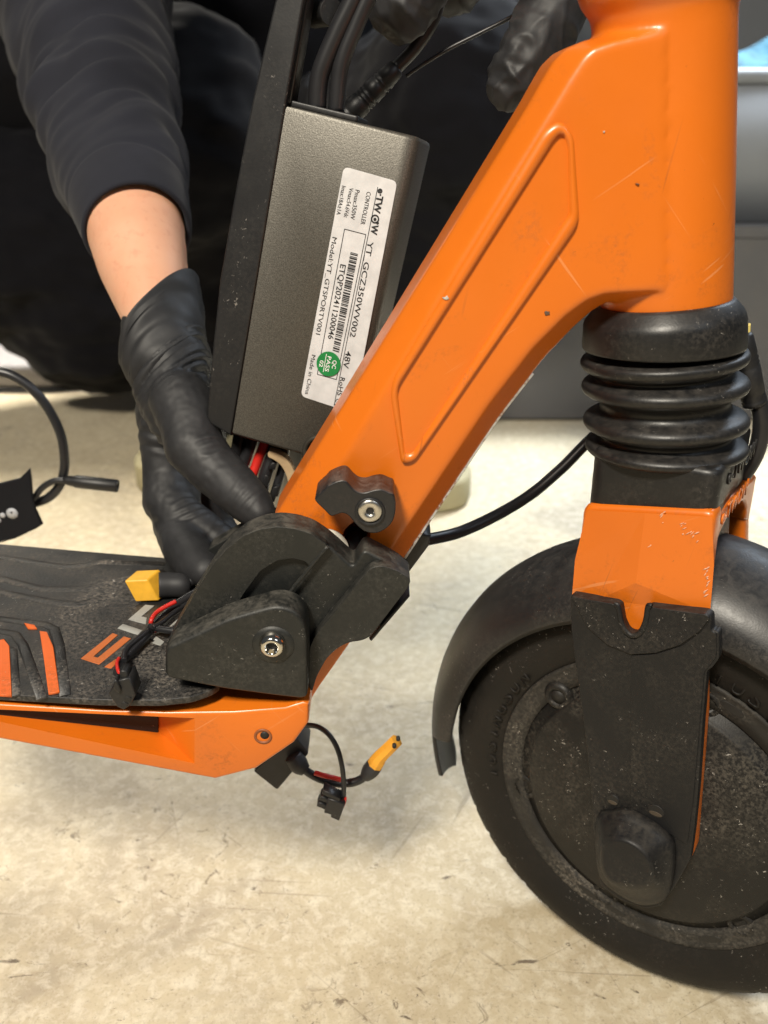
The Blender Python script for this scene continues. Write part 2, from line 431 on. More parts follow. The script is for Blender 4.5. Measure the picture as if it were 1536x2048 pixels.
# ------------------------------------------------------------------ setting: floor and what stands far behind
def make_floor():
    t = NT('worn_floor').set(Specular_IOR_Level=0.35)
    big = t.noise(3.2, 6, 0.6, 0.3); mid = t.noise(16, 8, 0.66, 0.6); fin = t.noise(130, 8, 0.72, 0.4); grit = t.noise(520, 6, 0.75)
    c = t.ramp(big, [(0.30, (0.46, 0.39, 0.265)), (0.50, (0.585, 0.505, 0.35)), (0.70, (0.66, 0.58, 0.415))])
    c = t.mix(t.math('MULTIPLY', t.step(mid, 0.38, 0.68), 0.60), c, (0.43, 0.355, 0.245))
    c = t.mix(t.math('MULTIPLY', t.step(t.noise(6.5, 6, 0.65, 1.0), 0.50, 0.66), 0.50), c, (0.28, 0.235, 0.185))
    c = t.mix(t.math('MULTIPLY', t.step(fin, 0.46, 0.62), 0.50), c, (0.78, 0.72, 0.58))
    c = t.mix(t.math('MULTIPLY', t.step(grit, 0.53, 0.66), 0.55), c, (0.30, 0.23, 0.15))
    c = t.mix(t.math('MULTIPLY', t.math('MULTIPLY', t.step(t.noise(100, 7, 0.75, 1.5), 0.58, 0.64), t.step(t.noise(9, 4, 0.6), 0.50, 0.60)), 0.85), c, (0.16, 0.12, 0.08))
    c = t.mix(t.math('MULTIPLY', t.math('MULTIPLY', t.step(t.noise(230, 5, 0.7, 0.8), 0.65, 0.68), t.step(t.noise(20, 3), 0.45, 0.60)), 0.9), c, (0.10, 0.075, 0.055))
    # scratches in a few directions, sparse
    scr = None
    for i, (ang, sc, thr) in enumerate(((0.35, 240, 0.700), (-0.5, 300, 0.705), (1.25, 260, 0.715), (-1.1, 230, 0.715), (0.05, 330, 0.710), (0.75, 280, 0.715))):
        warp = t.mapv((1, 1, 1), (0, 0, ang))
        v = t.mapv((6.5, sc, 1), (0, 0, 0), (i * 3.7, i * 1.9, 0), warp)
        s_ = t.math('MULTIPLY', t.step(t.noise(1.0, 2, 0.5, 0.35, v), thr - 0.012, thr + 0.012), t.step(t.noise(9 + i, 2), 0.42, 0.58))
        scr = s_ if scr is None else t.math('MAXIMUM', scr, s_)
    c = t.mix(t.math('MULTIPLY', scr, 0.36), c, (0.22, 0.165, 0.11))
    gou = t.math('MULTIPLY', t.step(t.noise(1, 6, 0.7, 0.8, t.mapv((22, 75, 1), (0, 0, 0.45))), 0.645, 0.67), t.step(fin, 0.40, 0.50))
    c = t.mix(t.math('MULTIPLY', gou, 0.85), c, (0.12, 0.09, 0.065))
    t.col(c)
    t.rough(t.math('ADD', t.math('MULTIPLY', mid, 0.25), 0.36))
    b1 = t.bump(t.math('ADD', fin, grit), 0.14, 0.0006)
    t.bump(t.math('ADD', scr, gou), 0.3, -0.0006, b1)
    return t.m
bm = bmesh.new(); bmesh.ops.create_grid(bm, x_segments=2, y_segments=2, size=4.0); me = bpy.data.meshes.new('f'); bm.to_mesh(me); bm.free()
struct(put('floor', me, make_floor(), smooth=False))

def box(x0, x1, y0, y1, z0, z1): return hexa([(x0, y0, z0), (x1, y0, z0), (x1, y1, z0), (x0, y1, z0), (x0, y0, z1), (x1, y0, z1), (x1, y1, z1), (x0, y1, z1)])
GREYWALL = plastic('grey_wall_paint', (0.20, 0.205, 0.21), 0.6, 0.1)
o = struct(put('back_wall', box(-3.5, 3.5, 2.0, 2.1, 0, 2.6), GREYWALL, smooth=False))
PL = thing('low_plinth', 'dark grey low plinth on the floor under the grey bin', 'plinth', (0.8, 1.05, 0))
DKG = plastic('dark_grey_laminate', (0.085, 0.084, 0.088), 0.6, 0.2)
put('panel', box(0.13, 1.6, 0.80, 0.82, 0.004, 0.226), DKG, PL, False)
put('top', box(0.128, 1.602, 0.798, 1.30, 0.227, 0.240), DKG, PL, False)
put('panel', box(0.13, 0.15, 0.822, 1.29, 0.004, 0.226), DKG, PL, False)
BN = thing('storage_bin', 'light grey plastic bin with a rolled rim standing on the dark plinth', 'bin', (0.75, 0.98, 0.241))
LGP = plastic('light_grey_plastic', (0.20, 0.215, 0.235), 0.5, 0.12)
def bin_shell(x0, x1, y0, y1, z0, z1, th):
    o_ = rounded([(x0, y0), (x1, y0), (x1, y1), (x0, y1)], 0.03); i_ = inset(o_, th); n = len(o_)
    vs = [(*p, z0) for p in o_] + [(*p, z1) for p in inset(o_, -0.012)] + [(*p, z1) for p in inset(o_, -0.012 + th)] + [(*p, z0 + th) for p in i_]
    fs = [tuple(range(n))] + [(k * n + i, k * n + (i + 1) % n, (k + 1) * n + (i + 1) % n, (k + 1) * n + i) for k in range(3) for i in range(n)] + [tuple(3 * n + i for i in range(n))]
    return mesh(vs, fs)
put('shell', bin_shell(0.36, 1.2, 0.84, 1.2, 0.241, 0.398, 0.006), LGP, BN)
rim = rounded([(0.35, 0.83), (1.21, 0.83), (1.21, 1.21), (0.35, 1.21)], 0.035)
put('rim', tube([(*p, 0.400) for p in rim + rim[:1]], 0.009, 10, 2), LGP, BN)
t = NT('teal_cloth').set(Roughness=0.8); t.col(t.ramp(t.noise(30, 4, 0.6, 1), [(0.35, (0.008, 0.035, 0.055)), (0.62, (0.03, 0.14, 0.21))])); t.bump(t.noise(40, 4), 0.6, 0.01)
v_ = blob([[((0.45, 0.95, 0.36), 0.07), ((0.7, 1.0, 0.43), 0.10), ((1.05, 1.0, 0.40), 0.10)]], 0.012, 4)
nv = verts_of(v_); nn = normals_of(v_)
set_verts(v_, nv + nn * np.array([0.02 * mnoise.noise(Vector(p) * 18) for p in nv])[:, None])
tag(put('cloth_bundle', v_, t.m), 'crumpled teal blue cloth heaped inside the grey bin', 'cloth')
PAD = thing('kneeling_pad', 'flat light grey pad with a dark rim lying on the floor behind the cable loop', 'pad', (-0.55, 1.0, 0))
pad_l = catmull([(-0.80, 0.96), (-0.55, 0.935), (-0.45, 0.94), (-0.385, 0.985), (-0.40, 1.08), (-0.6, 1.2), (-0.8, 1.2)], 6)
put('pad_body', slab(pad_l, 0.040, 0.006, deck_frame, 0.008), flat('grey_foam', (0.34, 0.33, 0.345), 0.7), PAD)
put('pad_rim', slab(inset(pad_l, -0.006), 0.0058, 0.0008, deck_frame, 0.002), flat('dark_foam_rim', (0.02, 0.02, 0.02), 0.6), PAD)

# ------------------------------------------------------------------ the scooter
SC = thing('kick_scooter', 'orange electric kick scooter with black hinge, mudguard and turned front wheel', 'scooter', (0, 0, 0))
def z6(pts): return [(250 + x / 2.363, 900 + y / 2.363) for x, y in pts]

# stem, gusset and head tube: one soft casting
outer = [(1330, 46), (1225, 66), (1165, 82), (1132, 98), (1108, 122), (1090, 152), (1060, 205), (900, 465), (700, 790), (543, 1045), (566, 1100), (700, 1210), (800, 1132), (1000, 835), (1090, 718), (1150, 655), (1185, 624), (1215, 606), (1330, 598)]
inner = [(1330, 60), (1232, 82), (1190, 96), (1172, 112), (1156, 136), (1140, 160), (1108, 214), (952, 470), (756, 800), (618, 1036), (628, 1085), (700, 1160), (778, 1102), (972, 812), (1062, 696), (1126, 632), (1170, 600), (1210, 586), (1330, 580)]
Ho = M(outer, -0.013); Hi = M(inner, -0.0213)
def loft(loops):
    n = len(loops[0][0]); vs = []; fs = []
    for l, d in loops: vs += [main_frame(p[0], p[1], d) for p in l]
    for k in range(len(loops) - 1):
        for i in range(n): fs.append((k * n + i, k * n + (i + 1) % n, (k + 1) * n + (i + 1) % n, (k + 1) * n + i))
    fs.append(tuple(range(n))); fs.append(tuple((len(loops) - 1) * n + i for i in range(n)))
    return mesh(vs, fs)
stem_me = loft([(Hi, -0.0213), (Ho, -0.0120), (Ho, 0.0120), (Hi, 0.0213)])
HT0 = at(1331, 612, 0.0); HT1 = at(1326, -140, 0.0); HAX = HT1 - HT0; HAX /= np.linalg.norm(HAX)
HR = px2m(127, at(1331, 600, 0))
Lh = np.linalg.norm(at(1326, 22, 0) - HT0)
tube_me = lathe([(0.0001, -0.004), (HR, -0.004), (HR, Lh * 0.5), (HR * 0.985, Lh - 0.004), (HR * 1.0, Lh), (HR * 1.13, Lh + 0.004), (HR * 1.20, Lh + 0.009), (HR * 1.20, Lh + 0.035), (0.0001, Lh + 0.035)], HT0, HAX, 64)
fil = [(HT0 + np.array([-0.006, 0, 0.010]), 0.0)]
joined = join([stem_me, tube_me])
cast = baked(joined, [('REMESH', dict(mode='VOXEL', voxel_size=0.0009, use_smooth_shade=True)), ('SMOOTH', dict(factor=0.5, iterations=9))])
# the slot by the latch
slot = M(rounded([(672, 1108), (690, 1060), (712, 1042), (736, 1048), (742, 1075), (722, 1112), (705, 1135)], 8), -0.0225)
cut = link(bpy.data.objects.new('cut', slab(slot, -0.03, 0.004, main_frame, 0.0002)))
cast = baked(cast, [('BOOLEAN', dict(object=cut, operation='DIFFERENCE', solver='EXACT'))]); bpy.data.objects.remove(cut)
STEM = put('stem', cast, ORANGE, SC)
# raised rib around the shallow panel of the stem
Yf = -0.0212
def ring_ridge(po, pi, Y, h):
    """a raised band between an outer and an inner outline with the same number of points"""
    lo = M(po, Y); li = M(pi, Y); n = len(lo)
    lo2 = inset(lo, 0.0009); li2 = inset(li, -0.0009); vs = []; fs = []
    for l, d in ((lo, Y + 0.0012), (lo2, Y - h), (li2, Y - h), (li, Y + 0.0012)): vs += [main_frame(p[0], p[1], d) for p in l]
    for k in range(3):
        for i in range(n): fs.append((k * n + i, k * n + (i + 1) % n, (k + 1) * n + (i + 1) % n, (k + 1) * n + i))
    return mesh(vs, fs)
po = rounded([(1085, 258), (1122, 236), (1150, 268), (1162, 445), (830, 925), (800, 930), (775, 770)], [30, 40, 40, 26, 22, 22, 34], 6)
pi = rounded([(1108, 284), (1122, 268), (1132, 292), (1136, 428), (824, 903), (812, 905), (797, 776)], [14, 18, 14, 10, 10, 10, 18], 6)
put('panel_rib', ring_ridge(po, pi, Yf, 0.0015), ORANGE, STEM)
# worn lower edge
put('worn_edge', tube([at(x - 2.5, y - 1.5, -0.0118) for x, y in ((1068, 748), (1000, 836), (940, 925), (870, 1029), (812, 1117))], 0.0006, 8, 6), WORN, STEM)
# small dents and chips in the paint
for i, (x, y, s_, sh, Y, mt) in enumerate(((1208, 264, 5, 1.0, -0.0214, 'g'), (1275, 368, 8, 2.2, -0.0216, 'd'), (892, 597, 13, 1.4, -0.0228, 'g'), (1365, 182, 17, 5.0, None, 'p'), (1440, 168, 16, 0.35, None, 'd'), (1386, 402, 15, 0.5, None, 'p'), (1095, 626, 12, 1.2, -0.0214, 'd'))):
    if Y is None:
        C0 = at(x, y, 0); hx = (x - 1328) / 127.0; Y = -HR * math.sqrt(max(0.05, 1 - min(0.95, hx * hx))) - 0.0001
    C0 = at(x, y, Y); k = px2m(1, C0); pts = []
    for j in range(9):
        a = 2 * math.pi * j / 9; q = random.uniform(0.45, 1.1); pts.append((C0[0] + math.cos(a) * s_ * k * q * min(1, sh) * 0.6, C0[2] + math.sin(a) * s_ * k * q / max(1, sh) * 0.6))
    put('paint_chip', slab(pts, Y - 0.0003, Y + 0.0012, main_frame, 0.0002, 1), {'g': flat('bare_metal_%d' % i, (0.45, 0.42, 0.38), 0.5), 'd': flat('dark_chip_%d' % i, (0.10, 0.06, 0.04), 0.6), 'p': flat('pale_chip_%d' % i, (0.72, 0.33, 0.12), 0.5)}[mt], STEM)

# latch lever with its screw
lv = [(250, 400), (330, 325), (372, 282), (480, 237), (540, 244), (598, 305), (655, 345), (725, 352), (800, 330), (880, 322), (948, 350), (995, 410), (1014, 490), (1008, 600), (978, 682), (920, 742), (850, 778), (780, 783), (705, 760), (645, 712), (602, 660), (556, 610), (500, 592), (440, 610), (392, 618), (330, 560), (250, 480)]
lvp = [(580 + x / 4.8, 900 + y / 4.8) for x, y in lv]
lvp = [(x, y + (8 if y < 985 else 0)) for x, y in lvp]
LT = put('latch_lever', slab(catmull(M(lvp, -0.036), 3), -0.0375, -0.0235, main_frame, 0.0028, 5, 0.0008), KNOB, SC)
fpts = [(262, 470), (330, 395), (430, 370), (500, 440), (560, 500), (640, 520), (560, 590), (500, 575), (400, 595), (340, 545)]
def screw(px, py, Y, rpx, parent, mat, kind):
    P = at(px, py, Y); r = px2m(rpx, P)
    if kind == 'flat': prof = [(0.0001, 0.0035), (r * 0.30, 0.0035), (r * 0.30, 0.0006), (r * 0.36, 0.0), (r * 0.92, 0.0), (r, 0.0005), (r, 0.004)]
    else: prof = [(0.0001, 0.0004), (r * 0.46, 0.0004), (r * 0.46, -0.0022), (r * 0.55, -0.0026), (r * 0.80, -0.0020), (r * 0.95, -0.0006), (r, 0.001), (r, 0.004)]
    s_ = put('screw', lathe(prof, P, (0, 1, 0), 48), mat, parent)
    rr = r * (0.30 if kind == 'flat' else 0.46)
    hexl = [(P[0] + rr * 1.02 * math.cos(a * math.pi / 3 + 0.3), P[2] + rr * 1.02 * math.sin(a * math.pi / 3 + 0.3)) for a in range(6)]
    put('socket', slab(hexl, P[1] + (0.0012 if kind == 'flat' else 0.0002), P[1] + 0.003, main_frame, 0.0001, 1), DARKHOLE, s_)
    return s_
P = at(740, 1024, -0.0378); r = px2m(29, P)
put('screw_well', lathe([(0.0001, 0.0), (r * 0.9, -0.0001), (r, -0.0006), (r * 1.06, 0.0002), (r * 1.06, 0.002)], P, (0, 1, 0), 48), BLACK, LT)
screw(740, 1023, -0.0386, 24.5, LT, STEEL, 'flat')
# catch inside the slot
put('catch_pin', tube([at(716, 1065, -0.012), at(700, 1095, -0.018), at(690, 1112, -0.022)], px2m(19, at(700, 1090, -0.018)), 20, 4), BLACK, SC)

# hinge bracket: near plate, raised band, block in front and the ear with the pivot bolt
house = z6([(190, 930), (215, 880), (262, 795), (342, 655), (420, 535), (482, 465), (560, 402), (640, 371), (720, 360), (800, 369), (880, 394), (950, 440), (1000, 482), (1040, 520), (1078, 552), (1100, 512), (1130, 470), (1290, 556), (1350, 610), (1340, 645), (1160, 880), (1120, 900), (1060, 906), (1000, 940), (950, 985), (905, 1070), (880, 1140), (860, 1180), (720, 1165), (460, 1130), (190, 1075)])
HG = put('hinge_bracket', slab(rounded(M(house, -0.037), 0.0022, 4), -0.037, -0.0245, main_frame, 0.0016, 4), HINGE, SC)
band = z6([(192, 932), (216, 882), (263, 797), (343, 657), (421, 537), (483, 467), (561, 404), (641, 373), (720, 362), (800, 371), (880, 396), (958, 452), (876, 556), (852, 526), (790, 512), (720, 522), (640, 572), (560, 680), (498, 785), (470, 806), (330, 870)])
put('raised_band', slab(rounded(M(band, -0.040), 0.0010, 3), -0.0400, -0.0365, main_frame, 0.0007), HINGE, HG)
blk = z6([(1160, 556), (1215, 545), (1290, 572), (1352, 612), (1340, 648), (1160, 882), (1120, 902), (1060, 908), (1005, 936), (952, 985), (905, 1072), (884, 1145), (868, 1120), (872, 930), (900, 872)])
put('raised_block', slab(rounded(M(blk, -0.0415), 0.0022, 4), -0.0415, -0.0365, main_frame, 0.0016, 4), HINGE, HG)
# seam ridge across the plate
put('seam_ridge', tube([at(*z6([q])[0], -0.0398) for q in ((958, 456), (900, 524), (820, 622), (738, 724))], 0.0007, 8, 4), HINGE, HG)
ear = z6([(188, 936), (330, 872), (480, 800), (610, 762), (700, 738), (760, 742), (815, 768), (848, 815), (860, 880), (862, 1000), (862, 1182), (720, 1167), (460, 1132), (188, 1078)])
EAR = put('pivot_ear', slab(rounded(M(ear, -0.052), 0.0030, 5), -0.0520, -0.0395, main_frame, 0.0022, 5), HINGE, HG)
P = at(*z6([(700, 925)])[0], -0.0525); r = px2m(46, P)
put('bolt_boss', lathe([(0.0001, -0.0004), (r * 0.72, -0.0004), (r * 0.9, 0.0002), (r * 1.0, 0.0012), (r * 1.02, 0.004)], P, (0, 1, 0), 48), HINGE, EAR)
screw(*z6([(696, 920)])[0], -0.0538, 27, EAR, CHROME, 'dome')
# far cheek of the hinge and the block between the cheeks
far = z6([(190, 960), (480, 800), (720, 740), (860, 880), (1060, 900), (950, 985), (880, 1140), (860, 1180), (460, 1130), (190, 1078)])
put('hinge_cheek', slab(rounded(M(far, -0.052), 0.0014, 3), 0.026, 0.036, main_frame, 0.001), HINGE, HG)
core = z6([(480, 900), (860, 780), (1150, 700), (1250, 700), (1150, 860), (1050, 895), (940, 985), (860, 1150), (480, 1110)])
put('core_block', slab(M(core, -0.03), -0.0240, 0.0255, main_frame, 0.001), BLACK, HG)
# white washer peeping out between stem and bracket
P = at(652, 1100, -0.0235); put('nylon_washer', lathe([(0.0001, -0.0005), (px2m(46, P), -0.0005), (px2m(46, P), 0.0006)], P, (0, 1, 0), 40), flat('white_nylon', (0.75, 0.70, 0.60), 0.5), HG)
# cable guide and foot under the stem
gd = [(838, 1066), (862, 1072), (858, 1092), (815, 1150), (800, 1150), (806, 1120)]
put('cable_guide', slab(M(gd, -0.008), -0.008, 0.008, main_frame, 0.0008), BLACK, SC)
gd2 = z6([(1340, 655), (1345, 668), (1190, 850), (1165, 878), (1155, 868)])
put('skid_strip', slab(M(gd2, -0.03), -0.034, -0.01, main_frame, 0.0006), BLACK, HG)

# deck
DZ = 0.1735
dl = [(-420, 1386), (0, 1409), (200, 1421), (330, 1426), (470, 1424), (570, 1416), (606, 1405), (617, 1408), (617, 1446), (588, 1486), (512, 1538), (430, 1559), (0, 1479), (-420, 1401)]
DY = -0.0505
d_me = slab(M(dl, DY), DY, 0.058, main_frame, 0.0012, 3)
xs_ = (-75, 0, 80, 160, 240, 300, 345, 392); wv = []; wf = []; nq = len(xs_); shade_pts = []
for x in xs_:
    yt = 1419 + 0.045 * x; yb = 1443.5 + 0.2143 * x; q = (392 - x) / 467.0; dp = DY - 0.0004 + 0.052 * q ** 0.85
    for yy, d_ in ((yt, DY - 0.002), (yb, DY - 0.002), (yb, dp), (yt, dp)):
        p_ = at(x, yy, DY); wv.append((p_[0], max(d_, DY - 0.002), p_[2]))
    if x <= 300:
        for yy in (yt, yb): shade_pts.append((at(x, yy, DY)[0], DY + 0.0015 + 0.0105 * (x + 75) / 375, at(x, yy, DY)[2]))
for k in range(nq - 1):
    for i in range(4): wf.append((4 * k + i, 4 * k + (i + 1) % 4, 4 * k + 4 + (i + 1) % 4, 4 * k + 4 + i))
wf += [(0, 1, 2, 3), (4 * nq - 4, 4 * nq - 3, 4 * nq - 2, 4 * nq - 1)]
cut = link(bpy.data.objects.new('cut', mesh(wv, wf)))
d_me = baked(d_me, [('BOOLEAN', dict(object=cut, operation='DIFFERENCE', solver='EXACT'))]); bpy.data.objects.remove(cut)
DECK = sharp(put('deck', d_me, ORANGE, SC), 30)
nt_ = len(shade_pts) // 2
tv = shade_pts + [(a, d + 0.0015, b) for a, d, b in shade_pts]; m_ = 2 * nt_
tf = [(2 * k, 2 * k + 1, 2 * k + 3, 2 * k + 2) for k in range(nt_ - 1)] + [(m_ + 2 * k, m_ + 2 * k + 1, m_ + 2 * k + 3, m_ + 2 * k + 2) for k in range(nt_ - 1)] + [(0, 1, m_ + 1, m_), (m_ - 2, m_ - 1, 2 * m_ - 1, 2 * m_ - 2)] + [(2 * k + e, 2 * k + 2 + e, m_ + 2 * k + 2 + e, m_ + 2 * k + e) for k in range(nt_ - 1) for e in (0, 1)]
put('recess_shade', mesh(tv, tf), plastic('shade_black', (0.010, 0.008, 0.007), 0.6, 0.15, (0.06, 0.03, 0.015)), DECK, False)  # black sheet added in the side recess, painting its shade
# screw hole in the deck's side
P = at(526, 1472, DY); r = px2m(16, P)
put('threaded_hole', lathe([(r * 1.12, 0.0003), (r * 1.12, -0.0004), (r * 0.86, -0.0005), (r * 0.80, 0.0004), (r * 0.80, 0.0012), (0.0001, 0.0012)], P, (0, 1, 0), 40), plastic('hole_rim', (0.26, 0.075, 0.02), 0.5, 0.3), DECK)
put('hole_bore', lathe([(0.0001, -0.0002), (r * 0.55, -0.0002), (r * 0.55, 0.001)], P + np.array([0.0006, 0, 0.0004]), (0, 1, 0), 32), DARKHOLE, DECK)
# front nose of the deck, running up behind the bracket
nose = [(560, 1415), (617, 1408), (640, 1372), (702, 1284), (716, 1270), (640, 1290), (560, 1380)]
put('deck_nose', slab(M(nose, -0.030), -0.030, 0.062, main_frame, 0.001), ORANGE, DECK)
MZ = DZ
ml = [(-500, 1382), (-200, 1392), (0, 1399), (200, 1410), (320, 1411), (385, 1404), (425, 1390), (444, 1376), (420, 1368), (330, 1356), (420, 1250), (560, 1240), (560, 1150), (352, 1126), (160, 1110), (0, 1096), (-500, 1052)]
MT = put('grip_mat', slab(rounded(Dk(ml, MZ), 0.002, 3), MZ + 0.0022, MZ - 0.0004, deck_frame, 0.0008), MAT, DECK)
for pts, wd in (([(-300, 1080), (0, 1114), (130, 1134), (205, 1124), (330, 1128)], 0.0012), ([(-300, 1112), (0, 1157), (88, 1179), (176, 1177), (246, 1160), (330, 1142)], 0.0014), ([(-300, 1130), (0, 1184), (90, 1202), (154, 1209), (246, 1187), (320, 1165)], 0.0014), ([(-120, 1228), (0, 1238), (90, 1249), (108, 1258), (118, 1290), (130, 1392)], 0.0012), ([(-120, 1252), (0, 1262), (30, 1268), (46, 1290), (84, 1398)], 0.0011), ([(-60, 1290), (4, 1290), (26, 1300), (32, 1392)], 0.0009)):
    put('grip_rib', tube([atz(x, y, MZ + 0.0022) for x, y in pts], wd * 1.7, 12, 1, squash=0.2), MAT, MT)
for q in ([(-12, 1284), (8, 1278), (19, 1292), (23, 1391), (-12, 1388)], [(79, 1262), (94, 1264), (107, 1294), (119, 1384), (97, 1387), (88, 1320)], [(48, 1246), (69, 1250), (74, 1257), (56, 1256)]):
    put('orange_insert', slab(Dk(q, MZ + 0.0028), MZ + 0.0030, MZ + 0.0018, deck_frame, 0.0003), INSERT, MT)
def c4(pts): return [(150 + x / 5.12, 1100 + y / 5.12) for x, y in pts]
for q in ([(60, 1110), (385, 850), (440, 870), (190, 1090), (232, 1102), (500, 885), (575, 905), (245, 1170)], [(300, 1195), (420, 1112), (436, 1150), (368, 1212)]):
    put('printed_letter', slab(Dk(c4(q), MZ + 0.0024), MZ + 0.00245, MZ + 0.002, deck_frame, 0.0001, 1), PRINTO, MT)
for q in ([(545, 710), (720, 560), (815, 570), (680, 680), (735, 692), (725, 758)], [(435, 800), (490, 755), (690, 822), (640, 866)], [(735, 890), (775, 858), (840, 888), (915, 940), (872, 976), (790, 950), (822, 925)], [(885, 755), (985, 675), (1010, 690), (922, 778)], [(968, 782), (1120, 640), (1062, 775), (1030, 802)], [(1110, 525), (1200, 480), (1228, 500), (1150, 545)]):
    put('printed_letter', slab(Dk(c4(q), MZ + 0.0024), MZ + 0.00245, MZ + 0.002, deck_frame, 0.0001, 1), PRINTG, MT)

# bellows boot over the steering
BT0 = at(1329, 605, 0.0)
def ringpt(px, py): return at(px, py, 0)
def boot_section(cx, cy, tilt, rpx):
    P = at(cx, cy, 0); r = px2m(rpx, P); a = rad(tilt)
    ax = np.array([-math.sin(a), 0.045, math.cos(a)]); ax /= np.linalg.norm(ax)
    return P, r, ax
def swept(secs, seg=72, shape=None):
    vs = []; fs = []
    for k, (P, r, ax) in enumerate(secs):
        e1 = np.array([1.0, 0, 0]); e1 = e1 - ax * (e1 @ ax); e1 /= np.linalg.norm(e1); e2 = np.cross(ax, e1)
        for i in range(seg):
            t = 2 * math.pi * i / seg; vs.append(P + (e1 * math.cos(t) + e2 * math.sin(t)) * r)
    for k in range(len(secs) - 1):
        for i in range(seg): fs.append((k * seg + i, k * seg + (i + 1) % seg, (k + 1) * seg + (i + 1) % seg, (k + 1) * seg + i))
    fs.append(tuple(range(seg))); fs.append(tuple((len(secs) - 1) * seg + i for i in range(seg)))
    return mesh(vs, fs)
BOOTP = put('boot_cap', swept([boot_section(*q) for q in ((1328, 602, 6, 127), (1328, 603, 6, 133), (1328, 607, 6, 137), (1328, 624, 6, 150), (1327, 632, 5.5, 155), (1327, 642, 5, 157.5), (1326, 688, 3, 158.5), (1326, 693, 3, 157), (1326, 694, 3, 152), (1326, 690, 3.5, 140), (1326, 690, 6, 100))]), BOOT, SC)
fold = []
prof = [(1326, 688, 6.0, 120)]
for (cy, tl, rx) in ((716, 5.5, 163), (768, 4.0, 162), (838, 3.2, 160), (890, 2.2, 157)):
    prof.append((cy, tl, rx))
secs = [(1326, 690, 5.5, 118), (1326, 700, 5.5, 126)]
folds = prof[1:]
for i, (cy, tl, rx) in enumerate(folds):
    for dy, dr in ((-23, -31), (-18, -20), (-13, -9), (-9, -3.5), (-4, -0.6), (0, 0), (4, -0.6), (9, -3.5), (13, -9), (18, -20), (23, -31)):
        if i == 0:
            if dy < -13: continue
            dy, dr = (-11, -14) if dy == -13 else (dy, dr)
        if i == 3: dy *= 0.8
        secs.append((1327 + i * 1.2, cy + dy, tl, rx + dr))
    if i < 3:
        cy2, tl2, rx2 = folds[i + 1]; mid = (cy + 24 + cy2 - 24) / 2
        if cy2 - cy > 55: secs.append((1328 + i, mid, (tl + tl2) / 2, min(rx, rx2) - 35))
secs = sorted(secs, key=lambda q: q[1])
secs.append((1331, 930, 1.5, 120))
put('bellows', swept([boot_section(*q) for q in secs]), BOOT, SC)

# fork crown, steered
CN = 0.0355
crown_near = [(1166, 1008), (1432, 1022), (1440, 1110), (1424, 1240), (1138, 1200), (1150, 1100)]
cl = F(crown_near, CN)
u0t, u1t = cl[0][0], cl[1][0]; zt = (cl[0][1] + cl[1][1]) / 2
zt0, zt1 = cl[0][1], cl[1][1]
# near leg (its lower part is under the cover) and crown bridge with an arch for the mudguard
ul, ur = cl[4][0], cl[3][0]
leg = [(u0t, zt0), (u1t, zt1), (u1t + 0.001, 0.10), (0.0166, 0.060), (0.0214, -0.004), (0.012, -0.022), (-0.006, -0.022), (-0.0115, -0.010), (ul + 0.011, 0.060), (ul + 0.0015, 0.092)]
FK = put('fork', slab(rounded(leg, 0.004, 4), -CN, -(CN - 0.010), fork_frame, 0.0022, 4), ORANGE, SC)
farleg = [(u0t, zt0 - 0.004), (u1t - 0.004, zt1 - 0.010), (u1t, 0.10), (0.0175, 0.060), (0.018, -0.006), (0.012, -0.022), (-0.010, -0.022), (-0.0165, -0.010), (ul + 0.004, 0.060), (ul, 0.094)]
put('fork_leg', slab(rounded(farleg, 0.004, 4), CN - 0.008, CN, fork_frame, 0.002, 4), ORANGE, FK)
# bridge: profile in (n, z), extruded along u
def bridge_frame(a, b, d): return tuple(WC + WN * a + WZ * b + WU * d)
br = [(CN - 0.004, zt1 - 0.0035), (CN - 0.004, zt1 - 0.022)] + [((CN - 0.0095) * math.cos(a), zt1 - 0.026 + 0.014 * math.sin(a)) for a in np.linspace(0, math.pi, 17)] + [(-CN + 0.002, zt1 - 0.030), (-CN + 0.002, zt1 - 0.010)]
put('crown_bridge', slab(br, u1t - 0.0012, u0t + 0.003, bridge_frame, 0.0012, 3), ORANGE, FK)
# square foot of the boot on the crown
bz0 = zt1 - 0.002
sqp = [(1176, 925), (1436, 940), (1440, 1018), (1178, 1002)]
sq = F(sqp, CN - 0.003)
BF = rounded([(u0t + 0.0002, CN - 0.0015), (u1t - 0.0005, CN - 0.0015), (u1t - 0.004, -CN + 0.010), (u0t + 0.004, -CN + 0.010)], 0.006, 5)
def plan_frame(a, b, d): return tuple(WC + WU * a + WN * b + WZ * d)
put('boot_foot', slab(BF, zt1 + 0.0130, zt1 - 0.010, plan_frame, 0.0025, 4, 0.0005), BOOT, SC)
